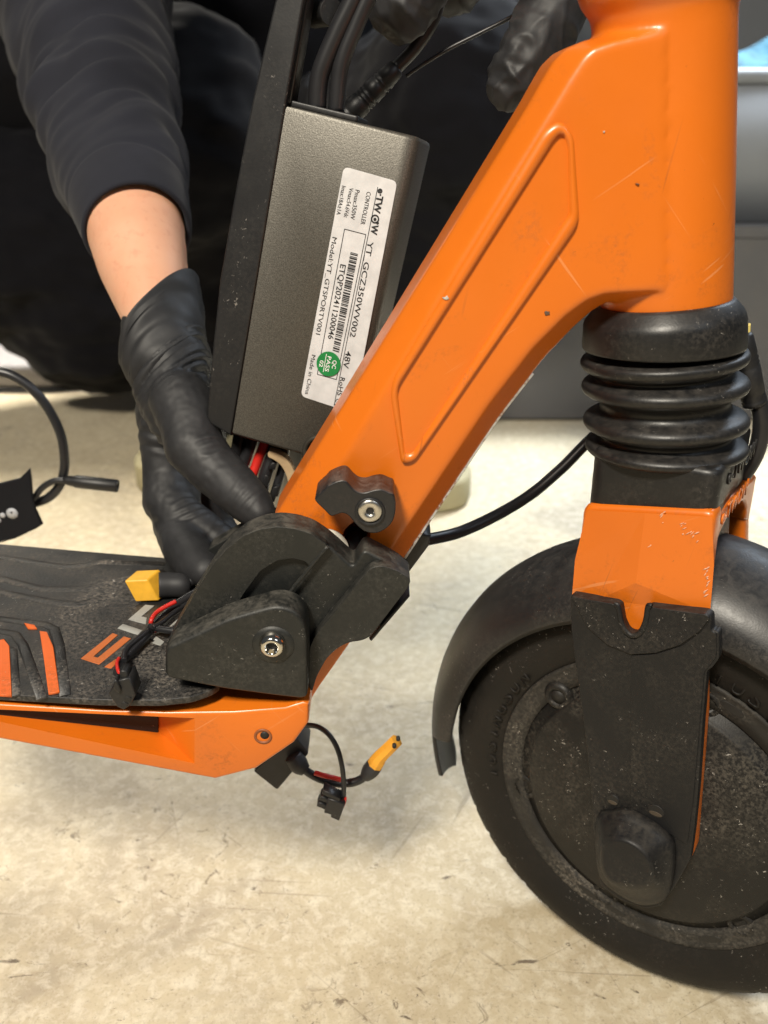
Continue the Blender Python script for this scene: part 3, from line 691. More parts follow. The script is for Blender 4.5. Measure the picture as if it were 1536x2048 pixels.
# raised lettering on the front of foot and crown
def fp(u, n, z): return WC + WU * u + WN * n + WZ * z
def fork_text(n0, n1, z0, z1, u, h, mat, parent):
    A = fp(u, n0, z0); B = fp(u, n1, z1)
    put('raised_lettering', text_between('e-TWOW', A, B, WZ, h, 0.0007, 0.004), mat, parent)
fork_text(0.020, -0.018, zt1 + 0.0035, zt1 + 0.0035, u1t - 0.0012, 0.0062, BOOT, FK)
fork_text(0.022, -0.014, zt1 - 0.0105, zt1 - 0.0105, u1t - 0.0008, 0.006, ORANGE, FK)
def fpt(x, y, n): return fork_frame(*ats(x, y, n), -n)
cfp = [fpt(1174, 1020, CN + .0002), fpt(1290, 1026, CN + .0020), fpt(1424, 1034, CN + .0002), fpt(1150, 1120, CN + .0002), fpt(1428, 1130, CN + .0002), fpt(1144, 1192, CN + .0002), fpt(1420, 1228, CN + .0002), fpt(1272, 1166, CN + .0026), fpt(1196, 1199, CN + .0006), fpt(1352, 1217, CN + .0006), fpt(1270, 1262, CN + .0001)]
put('crown_face', mesh(cfp, [(0, 1, 7, 8, 5, 3), (1, 2, 4, 6, 9, 7), (8, 7, 9, 10)]), ORANGE, FK, False)
SCUFF = flat('scuff', (0.70, 0.40, 0.26), 0.5); rs_ = random.Random(11)
# scuffs on the crown
for (x, y, cnt, spread) in ((1414, 1142, 4, 8), (1416, 1163, 5, 8), (1412, 1188, 4, 6), (1368, 1058, 6, 14), (1388, 1074, 5, 12), (1302, 1088, 2, 3), (1330, 1034, 4, 12)):
    for q in range(cnt):
        c0 = ats(x + rs_.uniform(-spread, spread) * .6, y + rs_.uniform(-spread, spread), CN + 0.001); a = rad(rs_.uniform(30, 70)); L_ = rs_.uniform(0.0003, 0.0011); W_ = rs_.uniform(0.00012, 0.0003)
        d_ = np.array([math.cos(a), math.sin(a)]); p_ = np.array([-d_[1], d_[0]]); c0 = np.array(c0)
        pts = [tuple(c0 - d_ * L_), tuple(c0 + p_ * W_), tuple(c0 + d_ * L_), tuple(c0 - p_ * W_ * .7)]
        nn_ = CN + 0.0004 + 0.0018 * max(0, 1 - abs(x - 1285) / 135.0)
        put('paint_chip', slab(pts, -nn_ - 0.0002, -nn_ + 0.0006, fork_frame, 0.00002, 1), SCUFF, FK)

# plastic cover of the fork leg: two facets meeting in a faint ridge
KN = CN + 0.0045
cv = [(1140, 1190), (1180, 1197), (1232, 1206), (1240, 1212), (1245, 1245), (1254, 1264), (1268, 1270), (1280, 1262), (1288, 1240), (1292, 1216), (1300, 1212), (1412, 1226), (1423, 1233), (1423, 1262), (1438, 1264), (1438, 1318), (1424, 1336), (1414, 1342), (1405, 1450), (1396, 1580), (1388, 1660), (1380, 1720), (1352, 1770), (1322, 1812), (1290, 1818), (1240, 1800), (1200, 1770), (1190, 1700), (1182, 1580), (1168, 1450), (1152, 1340), (1142, 1260)]
cl_ = F(cv, KN)
cc = slab(rounded(cl_, 0.0012, 3), -KN, -(CN + 0.0003), fork_frame, 0.0011, 4, 0.0002)
FC = put('fork_cover', cc, FORKC, FK)
v = verts_of(cc)
# the raised collar with the U notch
apron = [(1142, 1193), (1180, 1200), (1228, 1208), (1234, 1216), (1240, 1250), (1252, 1272), (1268, 1279), (1284, 1270), (1294, 1246), (1298, 1220), (1304, 1215), (1412, 1229), (1420, 1236), (1400, 1262), (1360, 1290), (1310, 1306), (1262, 1309), (1215, 1290), (1175, 1255)]
put('cover_collar', slab(rounded(F(apron, KN + 0.001), 0.0008, 3), -(KN + 0.0011), -(KN - 0.0008), fork_frame, 0.0008, 3), FORKC, FC)
nt = [(1229, 1209), (1236, 1213), (1243, 1248), (1255, 1267), (1268, 1272), (1281, 1265), (1291, 1243), (1296, 1214), (1303, 1213)]
put('notch_lip', tube([fork_frame(*ats(x, y, KN + 0.0012), -(KN + 0.0008)) for x, y in nt], 0.0011, 8, 4), FORKC, FC)
facet = [(1262, 1312), (1310, 1309), (1362, 1293), (1402, 1265), (1421, 1242), (1421, 1262), (1432, 1268), (1432, 1314), (1418, 1332), (1408, 1345), (1398, 1460), (1386, 1600), (1374, 1690), (1340, 1668), (1262, 1640)]
put('cover_facet', slab(rounded(F(facet, KN + 0.0006), 0.0008, 3), -(KN + 0.0006), -(KN - 0.0006), fork_frame, 0.0006, 2), FORKC, FC)
HOLEF = flat('dusty_hole', (0.06, 0.045, 0.03), 0.7)
for (x, y, rx, rz) in ((1226, 1600, 0.0024, 0.0024), (1312, 1622, 0.0031, 0.0027)):
    u, z = ats(x, y, KN + 0.0006); pts = [(u + rx * math.cos(a), z + rz * math.sin(a)) for a in np.linspace(0, 2 * math.pi, 24, endpoint=False)]
    h_ = put('cover_hole', slab(pts, -(KN + 0.0009), -(KN - 0.001), fork_frame, 0.0001, 1), DARKHOLE, FC)
    pts2 = [(u + rx * 0.8 * math.cos(a), z - rz * 0.42 + rz * 0.35 * math.sin(a)) for a in np.linspace(0, 2 * math.pi, 20, endpoint=False)]
    put('hole_floor', slab(pts2, -(KN + 0.00105), -(KN), fork_frame, 0.0001, 1), HOLEF, h_)
# axle cap
capo = [(1190, 1640), (1215, 1630), (1250, 1627), (1300, 1652), (1338, 1685), (1346, 1720), (1342, 1770), (1330, 1802), (1300, 1815), (1262, 1808), (1205, 1768), (1190, 1720)]
capi = [(1204, 1708), (1212, 1690), (1228, 1680), (1252, 1682), (1274, 1694), (1292, 1712), (1302, 1732), (1303, 1756), (1284, 1768), (1252, 1768), (1222, 1760), (1206, 1736)]
co = F(capo, KN + 0.004); ci = F(capi, KN + 0.014)
def cap_mesh(co, ci):
    L = []; k = 4
    co = catmull(co, k); ci = catmull(ci, k)
    cc_ = np.mean(co, 0)
    def mixl(a, b, t): return [((1 - t) * p[0] + t * q[0], (1 - t) * p[1] + t * q[1]) for p, q in zip(a, b)]
    L.append((co, -(KN - 0.001))); L.append((co, -(KN + 0.0025))); L.append((mixl(co, ci, 0.06), -(KN + 0.004))); L.append((mixl(co, ci, 0.22), -(KN + 0.0052)))
    L.append((mixl(co, ci, 0.38), -(KN + 0.0065))); L.append((mixl(co, ci, 0.80), -(KN + 0.0125))); L.append((mixl(co, ci, 0.95), -(KN + 0.0138))); L.append((inset(ci, 0.0008), -(KN + 0.0142)))
    n = len(co); vs = []; fs = []
    for l, d in L: vs += [fork_frame(p[0], p[1], d) for p in l]
    for q in range(len(L) - 1):
        for i in range(n): fs.append((q * n + i, q * n + (i + 1) % n, (q + 1) * n + (i + 1) % n, (q + 1) * n + i))
    fs.append(tuple(range(n))); fs.append(tuple((len(L) - 1) * n + i for i in range(n)))
    return mesh(vs, fs)
put('axle_cap', cap_mesh(co, ci), FORKC, FK)

# front wheel
WH = put('wheel', lathe([(0.006, -0.024), (0.050, -0.024), (0.054, -0.021), (0.0668, -0.019), (0.0668, 0.019), (0.058, 0.0185), (0.0575, 0.0205), (0.0540, 0.0212), (0.0532, 0.0232), (0.0520, 0.0240), (0.030, 0.0262), (0.016, 0.0270), (0.010, 0.0300), (0.006, 0.0300)], WC, WN, 128, closed=True), MOTOR, SC)
tp = [(0.0640, 0.0175), (0.0668, 0.0205), (0.0685, 0.0212), (0.0740, 0.0232), (0.0800, 0.0238), (0.0858, 0.0222), (0.0900, 0.0190), (0.0935, 0.0142), (0.0960, 0.0085), (0.0972, 0.0030)]
tp = tp + [(r, -n_) for r, n_ in reversed(tp)]
NA = 360
def tread(r, h, t):
    k = math.degrees(t) % 9.0
    if r > 0.089 and abs(h) > 0.006 and k < 0.9: return r - 0.0016, h
    return r, h
put('tyre', lathe(tp, WC, WN, NA * 1, closed=True, warp=tread), TYRE, WH)
put('rim_ring', lathe([(0.0575, 0.0180), (0.0580, 0.0216), (0.0625, 0.0210), (0.0655, 0.0212), (0.0668, 0.0218), (0.0672, 0.0205), (0.0668, 0.0180)], WC, WN, 128, closed=True), RING, WH)
# screw bosses, pockets and bolts round the motor
for k in range(6):
    a = rad(136 + 60 * k + (3 if k == 0 else 0)); e = WU * math.cos(a) + WZ * math.sin(a)
    P = WC + e * 0.0575 + WN * 0.0200
    hb = 0.0032 if k == 0 else 0.0014
    b_ = put('screw_boss', lathe([(0.0001, hb - 0.001), (0.0034, hb - 0.001), (0.0037, hb), (0.0050, hb), (0.0062, hb - 0.0012), (0.0072, -0.001)], P, WN, 32), MOTOR, WH)
    if k == 0: put('hole_bore', lathe([(0.0001, 0.0025), (0.0031, 0.0025), (0.0031, 0.001)], P, WN, 24), DARKHOLE, b_)
    else: put('screw_head', lathe([(0.0001, 0.0008), (0.0028, 0.0008), (0.0031, 0.0006), (0.0032, 0.0)], P, WN, 24), MOTOR, b_)
for ad in (198, 250, 262, 300, 68, 20):
    a = rad(ad); e = WU * math.cos(a) + WZ * math.sin(a); tg = -WU * math.sin(a) + WZ * math.cos(a)
    P = WC + e * 0.0622 + WN * 0.0208
    vs = [P + e * (0.0016 * math.sin(q)) + tg * (0.0048 * math.cos(q)) for q in np.linspace(0, 2 * math.pi, 20, endpoint=False)]
    vs2 = [p + WN * 0.0006 for p in vs]
    put('rim_pocket', mesh(vs + vs2, [tuple(range(20)), tuple(range(20, 40))] + [(i, (i + 1) % 20, 20 + (i + 1) % 20, 20 + i) for i in range(20)]), DARKHOLE, WH)
# raised lettering on the sidewall, letter by letter along the circle
def sidewall(word, a0, a1, R, h):
    ms = []
    for i, ch in enumerate(word):
        a = rad(a0 + (a1 - a0) * i / (len(word) - 1)); e = WU * math.cos(a) + WZ * math.sin(a); tg = (WU * math.sin(a) - WZ * math.cos(a))
        wd = 0.0046 if ch != 'I' else 0.0012
        P = WC + e * R + WN * 0.02265
        ms.append(text_between(ch, P - tg * wd / 2, P + tg * wd / 2, e - WN * 0.10, h, 0.0007, 0.004))
    return join(ms)
put('raised_lettering', sidewall('YUSINGSUN', 191, 145, 0.0695, 0.0062), TYRE, WH)
put('raised_lettering', sidewall('YUSINGSUN', 76, 30, 0.0695, 0.0062), TYRE, WH)

# mudguard
fs_ = []; vs_ = []; NTH = 90; NW = 17
TH = np.radians(np.concatenate([np.linspace(18, 178, 70), np.linspace(179, 199, 40)])); NTH = len(TH)
def mg(th, wq, off):
    if math.degrees(th) > 186: th = th - rad(1.9) * wq * (math.degrees(th) - 186) / 13
    d = math.degrees(th); w0, w1 = -1.0, 1.0
    if d > 178:
        q = min(1.0, (d - 178) / 7.0); q = q * q * (3 - 2 * q); w0 = -1 + q * 0.94; w1 = 1 - q * 0.56
    if d > 196:
        q = min(1.0, (d - 196) / 5.0) ** 2; m = 0.17; w0 += (m - w0) * q * 0.3; w1 += (m - w1) * q * 0.3
    wq = w0 + (w1 - w0) * (wq + 1) / 2
    n_ = 0.0315 * math.sin(wq * math.pi / 2); r_ = 0.1105 - 0.021 * (1 - math.cos(wq * math.pi / 2)) ** 0.85 + off
    if 60 < d < 118: r_ += 0.004 * math.sin((d - 60) / 58 * math.pi) * (1 - abs(wq)) ** 0.5
    return WC + (WU * math.cos(th) + WZ * math.sin(th)) * r_ + WN * n_
for s_, off in ((0, 0.0), (1, -0.0022)):
    for i in range(NTH):
        for j in range(NW): vs_.append(mg(TH[i], -1 + 2 * j / (NW - 1), off))
N1 = NTH * NW
for s_ in (0, 1):
    for i in range(NTH - 1):
        for j in range(NW - 1):
            a = s_ * N1 + i * NW + j; fs_.append((a, a + 1, a + NW + 1, a + NW))
for i in range(NTH - 1):
    for j in (0, NW - 1): a = i * NW + j; fs_.append((a, a + NW, N1 + a + NW, N1 + a))
for j in range(NW - 1):
    for i in (0, NTH - 1): a = i * NW + j; fs_.append((a, a + 1, N1 + a + 1, N1 + a))
MG = put('mudguard', mesh(vs_, fs_), FENDER, FK)
# mount rising from the mudguard into the crown
mt = [(u0t + 0.010, 0.105), (u1t - 0.004, 0.105), (u1t - 0.006, zt1 - 0.016), (u0t + 0.010, zt1 - 0.016)]
put('mount', slab(rounded(mt, 0.003), -0.017, 0.017, fork_frame, 0.004, 4), FENDER, MG)

# cable from the stem past the boot, and the one rising on the far side with its connector
CB = put('brake_cable', tube([at(820, 1085, 0.004), at(862, 1078, 0.010), at(920, 1064, 0.018), at(990, 1032, 0.026), at(1060, 990, 0.034), at(1125, 935, 0.040), at(1200, 862, 0.046), at(1300, 800, 0.05)], px2m(11.5, at(1000, 1000, 0.03)), 14, 8), WIRE, SC)
MC = put('motor_cable', tube([at(1440, 1010, 0.02), at(1486, 950, 0.018), at(1512, 905, 0.016), at(1523, 850, 0.015), at(1516, 800, 0.015), at(1505, 770, 0.015)], px2m(17, at(1500, 900, 0.015)), 16, 8), WIRE, SC)
con = [(1508, 800), (1506, 790), (1500, 760), (1494, 730), (1487, 698), (1482, 672), (1478, 640)]
A0, A1 = at(1509, 812, 0.015), at(1481, 668, 0.015); cax = A1 - A0; Lc = np.linalg.norm(cax); cr = px2m(25, A0)
put('connector_barrel', lathe([(cr * .7, 0), (cr * .95, 0.001), (cr * .95, Lc * .08), (cr * .85, Lc * .10), (cr * .95, Lc * .13), (cr * .85, Lc * .16), (cr, Lc * .20), (cr, Lc * .55), (cr * .92, Lc * .57), (cr * 1.0, Lc * .60), (cr * .92, Lc * .63), (cr * 1.0, Lc * .66), (cr * .92, Lc * .69), (cr * .98, Lc * .73), (cr * .9, Lc * .96), (cr * .7, Lc), (0.0001, Lc)], A0, cax, 32), BLACK, MC)
put('cable_tip', tube([at(1488, 690, 0.015), at(1492, 668, 0.015), at(1493, 648, 0.015)], px2m(8, A1), 12, 4), flat('yellow_sleeve', (0.75, 0.60, 0.18), 0.5), MC)

# ------------------------------------------------------------------ the motor controller in its lid
c_tl, c_tr, c_bl = at(571, 210, 0.046), at(822, 270, 0.036), at(468, 872, 0.040)
e1 = c_tr - c_tl; Wd = np.linalg.norm(e1); e1 /= Wd
e2 = c_bl - c_tl; e2 = e2 - e1 * (e2 @ e1); Ln = np.linalg.norm(e2); e2 /= Ln
e3 = np.cross(e1, e2)
if e3[1] < 0: e3 = -e3                                                   # points away from the camera
CTL = thing('motor_controller', 'bronze grey metal controller box with white sticker, held in its black lid', 'controller', tuple(c_bl))
def ctl_frame(a, b, d): return tuple(c_tl + e1 * a + e2 * b + e3 * d)
def onctl(x, y, d=0.0):
    r_ = ray(x, y); t_ = ((c_tl + e3 * d - CAM) @ e3) / (r_ @ e3); P_ = CAM + r_ * t_ - c_tl
    return (float(P_ @ e1), float(P_ @ e2))
Wd += 0.003
# body: cross-section with rounded long edge at right
CH = 0.030
sec = rounded([(0, 0), (Wd, 0), (Wd, CH), (0, CH)], [0.0004, 0.0055, 0.004, 0.0004], 6)
endr = 0.0016
vs = []; fs = []
n = len(sec); rows = [(inset(sec, endr), 0.0), (inset(sec, endr * .3), endr * .3), (sec, endr), (sec, Ln - endr), (inset(sec, endr), Ln)]
for l, b in rows: vs += [ctl_frame(p[0], b, p[1]) for p in l]
for k in range(len(rows) - 1):
    for i in range(n): fs.append((k * n + i, k * n + (i + 1) % n, (k + 1) * n + (i + 1) % n, (k + 1) * n + i))
fs.append(tuple(range(n))); fs.append(tuple((len(rows) - 1) * n + i for i in range(n)))
CASEO = put('casing', mesh(vs, fs), CASE, CTL)
# pressed ring at the lower end
a, b = onctl(640, 905); 
ringp = [(a + 0.0062 * math.cos(q), b + 0.0062 * math.sin(q)) for q in np.linspace(0, 2 * math.pi, 40, endpoint=False)]
put('pressed_ring', tube([ctl_frame(p[0], p[1], -0.0002) for p in ringp + ringp[:1]], 0.0012, 8, 2), flat('dark_bronze', (0.045, 0.040, 0.032), 0.5, 0.4), CASEO)
# black end strip
put('end_strip', slab(rounded([(-0.001, 0.003), (0.026, 0.003), (0.026, 0.020), (-0.001, 0.020)], 0.001), -0.0022, 0.0, lambda a, b, d: ctl_frame(a, d, b), 0.0006), BLACK, CTL)
# lid: long black plastic channel seen on its side
lid_l = [(606, -120), (575, -40), (551, 10), (530, 90), (502, 215), (470, 390), (440, 565), (424, 720), (413, 832), (425, 850), (466, 878), (480, 950), (500, 950), (574, 214), (612, 0), (636, -120)]
lid2 = [(592, -120), (562, -40), (549, 5), (528, 95), (501, 218), (468, 395), (439, 565), (423, 720), (413, 835), (420, 848), (462, 872), (571, 206), (609, -10), (628, -120)]
ll = [onctl(x, y, -0.001) for x, y in lid2]
LID = put('lid_side', slab(ll, -0.001, 0.0045, ctl_frame, 0.0008, 3), COVER, CTL)
# web of the lid, running back behind its edge
web = [onctl(x, y, 0.0) for x, y in ((573, 206), (611, -10), (632, -130))]
wb = [onctl(x, y, -0.001) for x, y in lid2[:10]]
vs = []; fs = []
for l, d in ((wb, 0.0046), (wb, 0.034)): vs += [ctl_frame(p[0], p[1], d) for p in l]
wi = [(p[0] + 0.0022, p[1]) for p in wb]
for l, d in ((wi, 0.034), (wi, 0.0046)): vs += [ctl_frame(p[0], p[1], d) for p in l]
n = len(wb)
for k in range(4):
    for i in range(n - 1): q = (k + 1) % 4; fs.append((k * n + i, k * n + i + 1, q * n + i + 1, q * n + i))
fs.append(tuple(k * n for k in range(4))); fs.append(tuple(k * n + n - 1 for k in range(4)))
put('lid_web', mesh(vs, fs), COVER, CTL)
# inner step of the lid above the box, and a screw post
st = [onctl(x, y, 0.003) for x, y in ((573, 207), (583, 207), (618, 0), (640, -120), (628, -120), (611, -10))]
put('lid_step', slab(st, 0.002, 0.010, ctl_frame, 0.0005, 2), COVER, CTL)
put('screw_post', tube([at(628, 30, 0.066), at(652, 26, 0.060), at(664, 24, 0.056)], px2m(25, at(640, 30, 0.06)), 20, 3), BLACK, CTL)
# cables leaving the upper end
for pts, r_ in (([(634, 215), (640, 150), (672, 70), (706, 0), (740, -80)], 19), ([(672, 222), (682, 130), (712, 50), (740, -15), (770, -90)], 17)):
    put('power_cable', tube([at(x, y, 0.052) for x, y in pts], px2m(r_, at(660, 100, 0.052)), 16, 8), WIRE, CTL)
# label
lab = rounded([onctl(x, y) for x, y in ((688, 333), (795, 363), (706, 826), (602, 792))], 0.0022, 6)
LB = put('label', slab(lab, -0.00035, 0.0002, ctl_frame, 0.00005, 1), LABEL, CASEO)
def L3(x, y, d=-0.0005): a, b = onctl(x, y, d); return np.array(ctl_frame(a, b, d))
def lab_text(body, p, q, hpx, bold=0.0, mat=INK, par=None, d=-0.0005):
    A = L3(*p, d); B = L3(*q, d); put('printed_text', text_between(body, A, B, e1, px2m(hpx, A), 0.0, bold), mat, par or LB)
lab_text('e\u00b7TW', (757, 376), (747.5, 425), 13, 0.035)
lab_text('W', (744.5, 448), (741, 468), 13, 0.035)
P = L3(750, 438); rr = px2m(8.6, P)
def disc_ring(P, ro, ri, d=0.0):
    vs = []; fs = []
    for i in range(36):
        a = 2 * math.pi * i / 36; dr = e1 * math.cos(a) + e2 * math.sin(a); vs += [P + dr * ro, P + dr * ri]
    for i in range(36): j = (i + 1) % 36; fs.append((2 * i, 2 * j, 2 * j + 1, 2 * i + 1))
    return mesh(vs, fs)
put('printed_emblem', disc_ring(P, rr, rr * 0.66), INK, LB)
put('printed_emblem', disc_ring(P + e2 * 0.0001 - e3 * 0.00005, rr * 0.36, rr * 0.05), INK, LB)
put('printed_emblem', disc_ring(L3(755, 446), rr * 0.34, rr * 0.02), INK, LB)
lab_text('YT_GCZ350WV002', (736, 482), (699.5, 673), 11.5, 0.006)
lab_text('48V', (692, 701), (685.5, 735), 12, 0.006)
lab_text('RoHS', (681, 754), (674, 790), 9.5, 0.006)
lab_text('C\u20ac', (672, 797), (669, 812), 9)
lab_text('CONTROLLER', (733.6, 383), (721, 448), 9.0)
lab_text('Pmax:350W', (711, 379), (700.5, 438), 9.0, 0.0)
lab_text('Vmax:54.6Vdc', (699, 375), (687.5, 434), 8.5, 0.0)
lab_text('Imax:18A\u00b11A', (684, 371), (672.7, 428.5), 8.5, 0.0)
lab_text('ETQP2024112000 46'.replace(' ', ''), (681, 528), (655.7, 677), 11.5, 0.008)
lab_text('Model:YT_GTSPORTV001', (665, 473.6), (631.6, 668), 9.5, 0.0)
lab_text('Made in China', (623.4, 709), (610, 788), 8.5, 0.0)
def lab_line(p, q, wpx, mat=INK, d=-0.0005, par=None):
    A = L3(*p, d); B = L3(*q, d); t_ = (B - A) / np.linalg.norm(B - A); s_ = np.cross(t_, e3); k = px2m(wpx, A) / 2
    put('printed_line', mesh([A - s_ * k, A + s_ * k, B + s_ * k, B - s_ * k], [(0, 1, 2, 3)]), mat, par or LB, False)
lab_line((755.5, 374), (668, 811), 1.3)
for p, q in (((689, 458), (731.7, 469)), ((731.7, 469), (672.7, 759)), ((672.7, 759), (634.4, 748.5)), ((634.4, 748.5), (689, 458))): lab_line(p, q, 1.3)
# bars, one mesh, too fine to pick apart
vs = []; fs = []; x_ = 0.0; rb = random.Random(3)
while x_ < 1.0:
    wd = rb.choice((0.006, 0.006, 0.011, 0.016)); 
    pa = lambda s_, t_: L3(701 + (665 - 701) * s_ + (15 - 2.4 * s_) * t_, 504 + (702 - 504) * s_ + 4 * t_)
    k = len(vs); e = min(1, x_ + wd); vs += [pa(x_, 0), pa(x_, 1), pa(e, 1), pa(e, 0)]; fs.append((k, k + 1, k + 2, k + 3)); x_ = e + rb.choice((0.006, 0.006, 0.010, 0.014))
put('printed_bars', mesh(vs, fs), INK, LB, False)
P = L3(657, 728, -0.0008); rs = px2m(24.8, P)
ST = put('round_sticker', mesh([P + (e1 * math.cos(q) + e2 * math.sin(q)) * rs for q in np.linspace(0, 2 * math.pi, 48, endpoint=False)], [tuple(range(48))]), GREEN, LB, False)
lab_text('QC', (666, 720), (663.5, 737), 8, 0.01, WHITE, ST, -0.0010)
lab_text('PASS', (655.5, 712), (649.5, 742), 8, 0.01, WHITE, ST, -0.0010)
lab_text('02', (640.5, 720), (638, 733), 7.5, 0.01, WHITE, ST, -0.0010)
lab_line((653, 708), (646.5, 744), 1.2, WHITE, -0.0010, ST)
# wires and broken clip at the lower end
for pts, r_, mt in (([(540, 860), (520, 910), (500, 960), (470, 1010)], 10, RED), ([(510, 860), (496, 900), (478, 950)], 13, WIRE), ([(556, 865), (545, 910), (528, 960), (520, 1020)], 13, WIRE), ([(480, 860), (470, 920), (455, 980)], 12, WIRE), ([(572, 880), (566, 930), (548, 990)], 9, WIRE)):
    put('lead_wire', tube([at(x, y, 0.050 + 0.002 * (i % 2)) for i, (x, y) in enumerate(pts)], px2m(r_, at(520, 920, 0.05)), 12, 6), mt, CTL)
clip = [(538, 903), (552, 905), (570, 916), (584, 934), (592, 958), (586, 990), (572, 1008), (576, 985), (574, 956), (562, 932), (547, 920), (536, 914)]
put('nylon_clip', slab(M(catmull(clip, 3), 0.044), 0.044, 0.050, main_frame, 0.0006), IVORY, CTL)
for k, q in enumerate((((545, 925), (553, 928), (550, 940), (535, 938)), ((530, 950), (540, 955), (536, 975), (526, 972)), ((546, 975), (560, 972), (548, 1005), (538, 1000)))):
    put('clip_tooth', slab(M(q, 0.046), 0.046, 0.052, main_frame, 0.0004), BLACK, CTL)

# cable with ribbed connector hanging behind the controller
CC = thing('inline_connector', 'black cable with ribbed inline connector hanging behind the controller box', 'cable', tuple(at(700, 230, 0.1)))
cxp = [(640, 300), (700, 222), (745, 178), (790, 138), (835, 90), (870, 30), (890, -60)]
put('cable', tube([at(x, y, 0.085) for x, y in cxp], px2m(13, at(750, 170, 0.085)), 14, 8), WIRE, CC)
A0, A1 = at(672, 256, 0.083), at(795, 134, 0.083); ax = A1 - A0; Lc = np.linalg.norm(ax); cr = px2m(25, A0); pr = [(cr * .6, 0), (cr, 0.001)]
for q in (0.12, 0.18, 0.24, 0.45, 0.50, 0.55, 0.72, 0.77): pr += [(cr * (1 - .2 * q), Lc * (q - .02)), (cr * (.88 - .2 * q), Lc * q), (cr * (1 - .2 * q), Lc * (q + .02))]
pr += [(cr * .7, Lc * .98), (cr * .5, Lc)]
put('connector_body', lathe(pr, A0, ax, 28), BLACK, CC)
put('cable', tube([at(x, y, 0.09) for x, y in ((812, 152), (850, 126), (900, 96), (960, 66), (1030, 30), (1090, -10))], px2m(4, at(850, 110, 0.09)), 10, 6), WIRE, CC)

# ------------------------------------------------------------------ leads lying on the deck
LD = thing('power_lead', 'yellow square power plug with black sleeve lying on the deck mat', 'plug', tuple(atz(300, 1200, MZ + 0.0022)))
O = atz(271, 1204, MZ + 0.003); Ax = np.array([px2m(46, O), 0.0005, 0.0002])
Bv = at(248, 1162, O[1] + 0.001) - O; Cv = np.array([0.0032, 0.0078, 0.0008])
pl = put('plug_housing', hexa([O, O + Ax, O + Ax + Cv, O + Cv, O + Bv, O + Ax + Bv, O + Ax + Bv + Cv, O + Bv + Cv]), YELLOW, LD, False); bevel_mod(pl, 0.0006)
S0 = O + Ax * 0.98 + Bv * .5 + Cv * .5
sl = [S0, S0 + np.array([px2m(22, O), 0.001, -0.0004]), S0 + np.array([px2m(48, O), 0.0015, -0.0008]), S0 + np.array([px2m(60, O), .002, -.001])]
put('heat_shrink_sleeve', tube(sl, [px2m(26, O), px2m(25, O), px2m(23, O), px2m(14, O)], 18, 5), SHRINK, LD)
put('lead', tube([sl[2], S0 + np.array([px2m(72, O), .004, 0.0006]), S0 + np.array([px2m(130, O), .012, .0])], px2m(10, O), 12, 6), WIRE, LD)
SM = thing('small_plug_lead', 'thin black and red lead ending in a small black two-pin plug at the mat edge', 'plug', tuple(atz(245, 1390, MZ + 0.0022)))
zz = MZ + 0.0045
def onmat(x, y, dz=0.0): return atz(x, y, zz + dz)
put('black_wire', tube([onmat(x, y, d) for x, y, d in ((402, 1180, .006), (360, 1205, .004), (325, 1235, .002), (304, 1256, .001), (285, 1280, .0), (262, 1303, .0), (243, 1325, .0), (236, 1345, .001))], px2m(9.5, onmat(300, 1260)), 12, 8), WIRE, SM)
put('red_wire', tube([onmat(x, y, d) for x, y, d in ((352, 1203, .008), (330, 1214, .007), (312, 1226, .006), (303, 1240, .005), (303, 1250, .003), (312, 1262, .0))], px2m(4.6, onmat(300, 1240)), 10, 8), RED, SM)
put('red_wire', tube([onmat(x, y, .003) for x, y in ((238, 1316), (234, 1326), (236, 1340), (242, 1352))], px2m(3.6, onmat(240, 1330)), 10, 6), RED, SM)
put('black_wire', tube([onmat(x, y, .004) for x, y in ((395, 1195), (350, 1224), (322, 1246), (306, 1254))], px2m(5, onmat(300, 1240)), 10, 6), WIRE, SM)
put('black_wire', tube([onmat(x, y, .003) for x, y in ((300, 1252), (322, 1258), (350, 1262))], px2m(7, onmat(300, 1260)), 10, 6), WIRE, SM)
put('black_wire', tube([onmat(x, y, .002) for x, y in ((248, 1322), (252, 1300), (275, 1278), (296, 1262))], px2m(5.5, onmat(260, 1300)), 10, 6), WIRE, SM)
# plug: neck, body, latch tongue, two sockets
pb = [at(x, y, O[1] - 0.045) for x, y in ((0, 0),)]
Yp = atz(245, 1405, MZ + 0.003)[1]
def pbx(pts, y0, y1, mat, name, parent, bev=0.0005): return put(name, slab(M(pts, Yp + y0), Yp + y0, Yp + y1, main_frame, bev, 2), mat, parent)
PLG = pbx(c4([(430, 1340), (560, 1310), (620, 1490), (560, 1600), (500, 1640), (430, 1610), (345, 1480), (360, 1440)]), 0.0, 0.008, BLACK, 'plug_body', SM)
pbx(c4([(450, 1240), (520, 1240), (570, 1350), (470, 1370)]), 0.001, 0.006, BLACK, 'plug_neck', SM)
pbx(c4([(400, 1330), (430, 1345), (470, 1440), (450, 1480), (390, 1420)]), -0.0012, 0.003, BLACK, 'latch_tongue', SM)
pbx(c4([(520, 1500), (575, 1515), (560, 1560), (500, 1548)]), -0.0003, 0.002, DARKHOLE, 'pin_socket', PLG, 0.0001)
pbx(c4([(485, 1560), (545, 1575), (520, 1622), (465, 1605)]), -0.0003, 0.002, DARKHOLE, 'pin_socket', PLG, 0.0001)

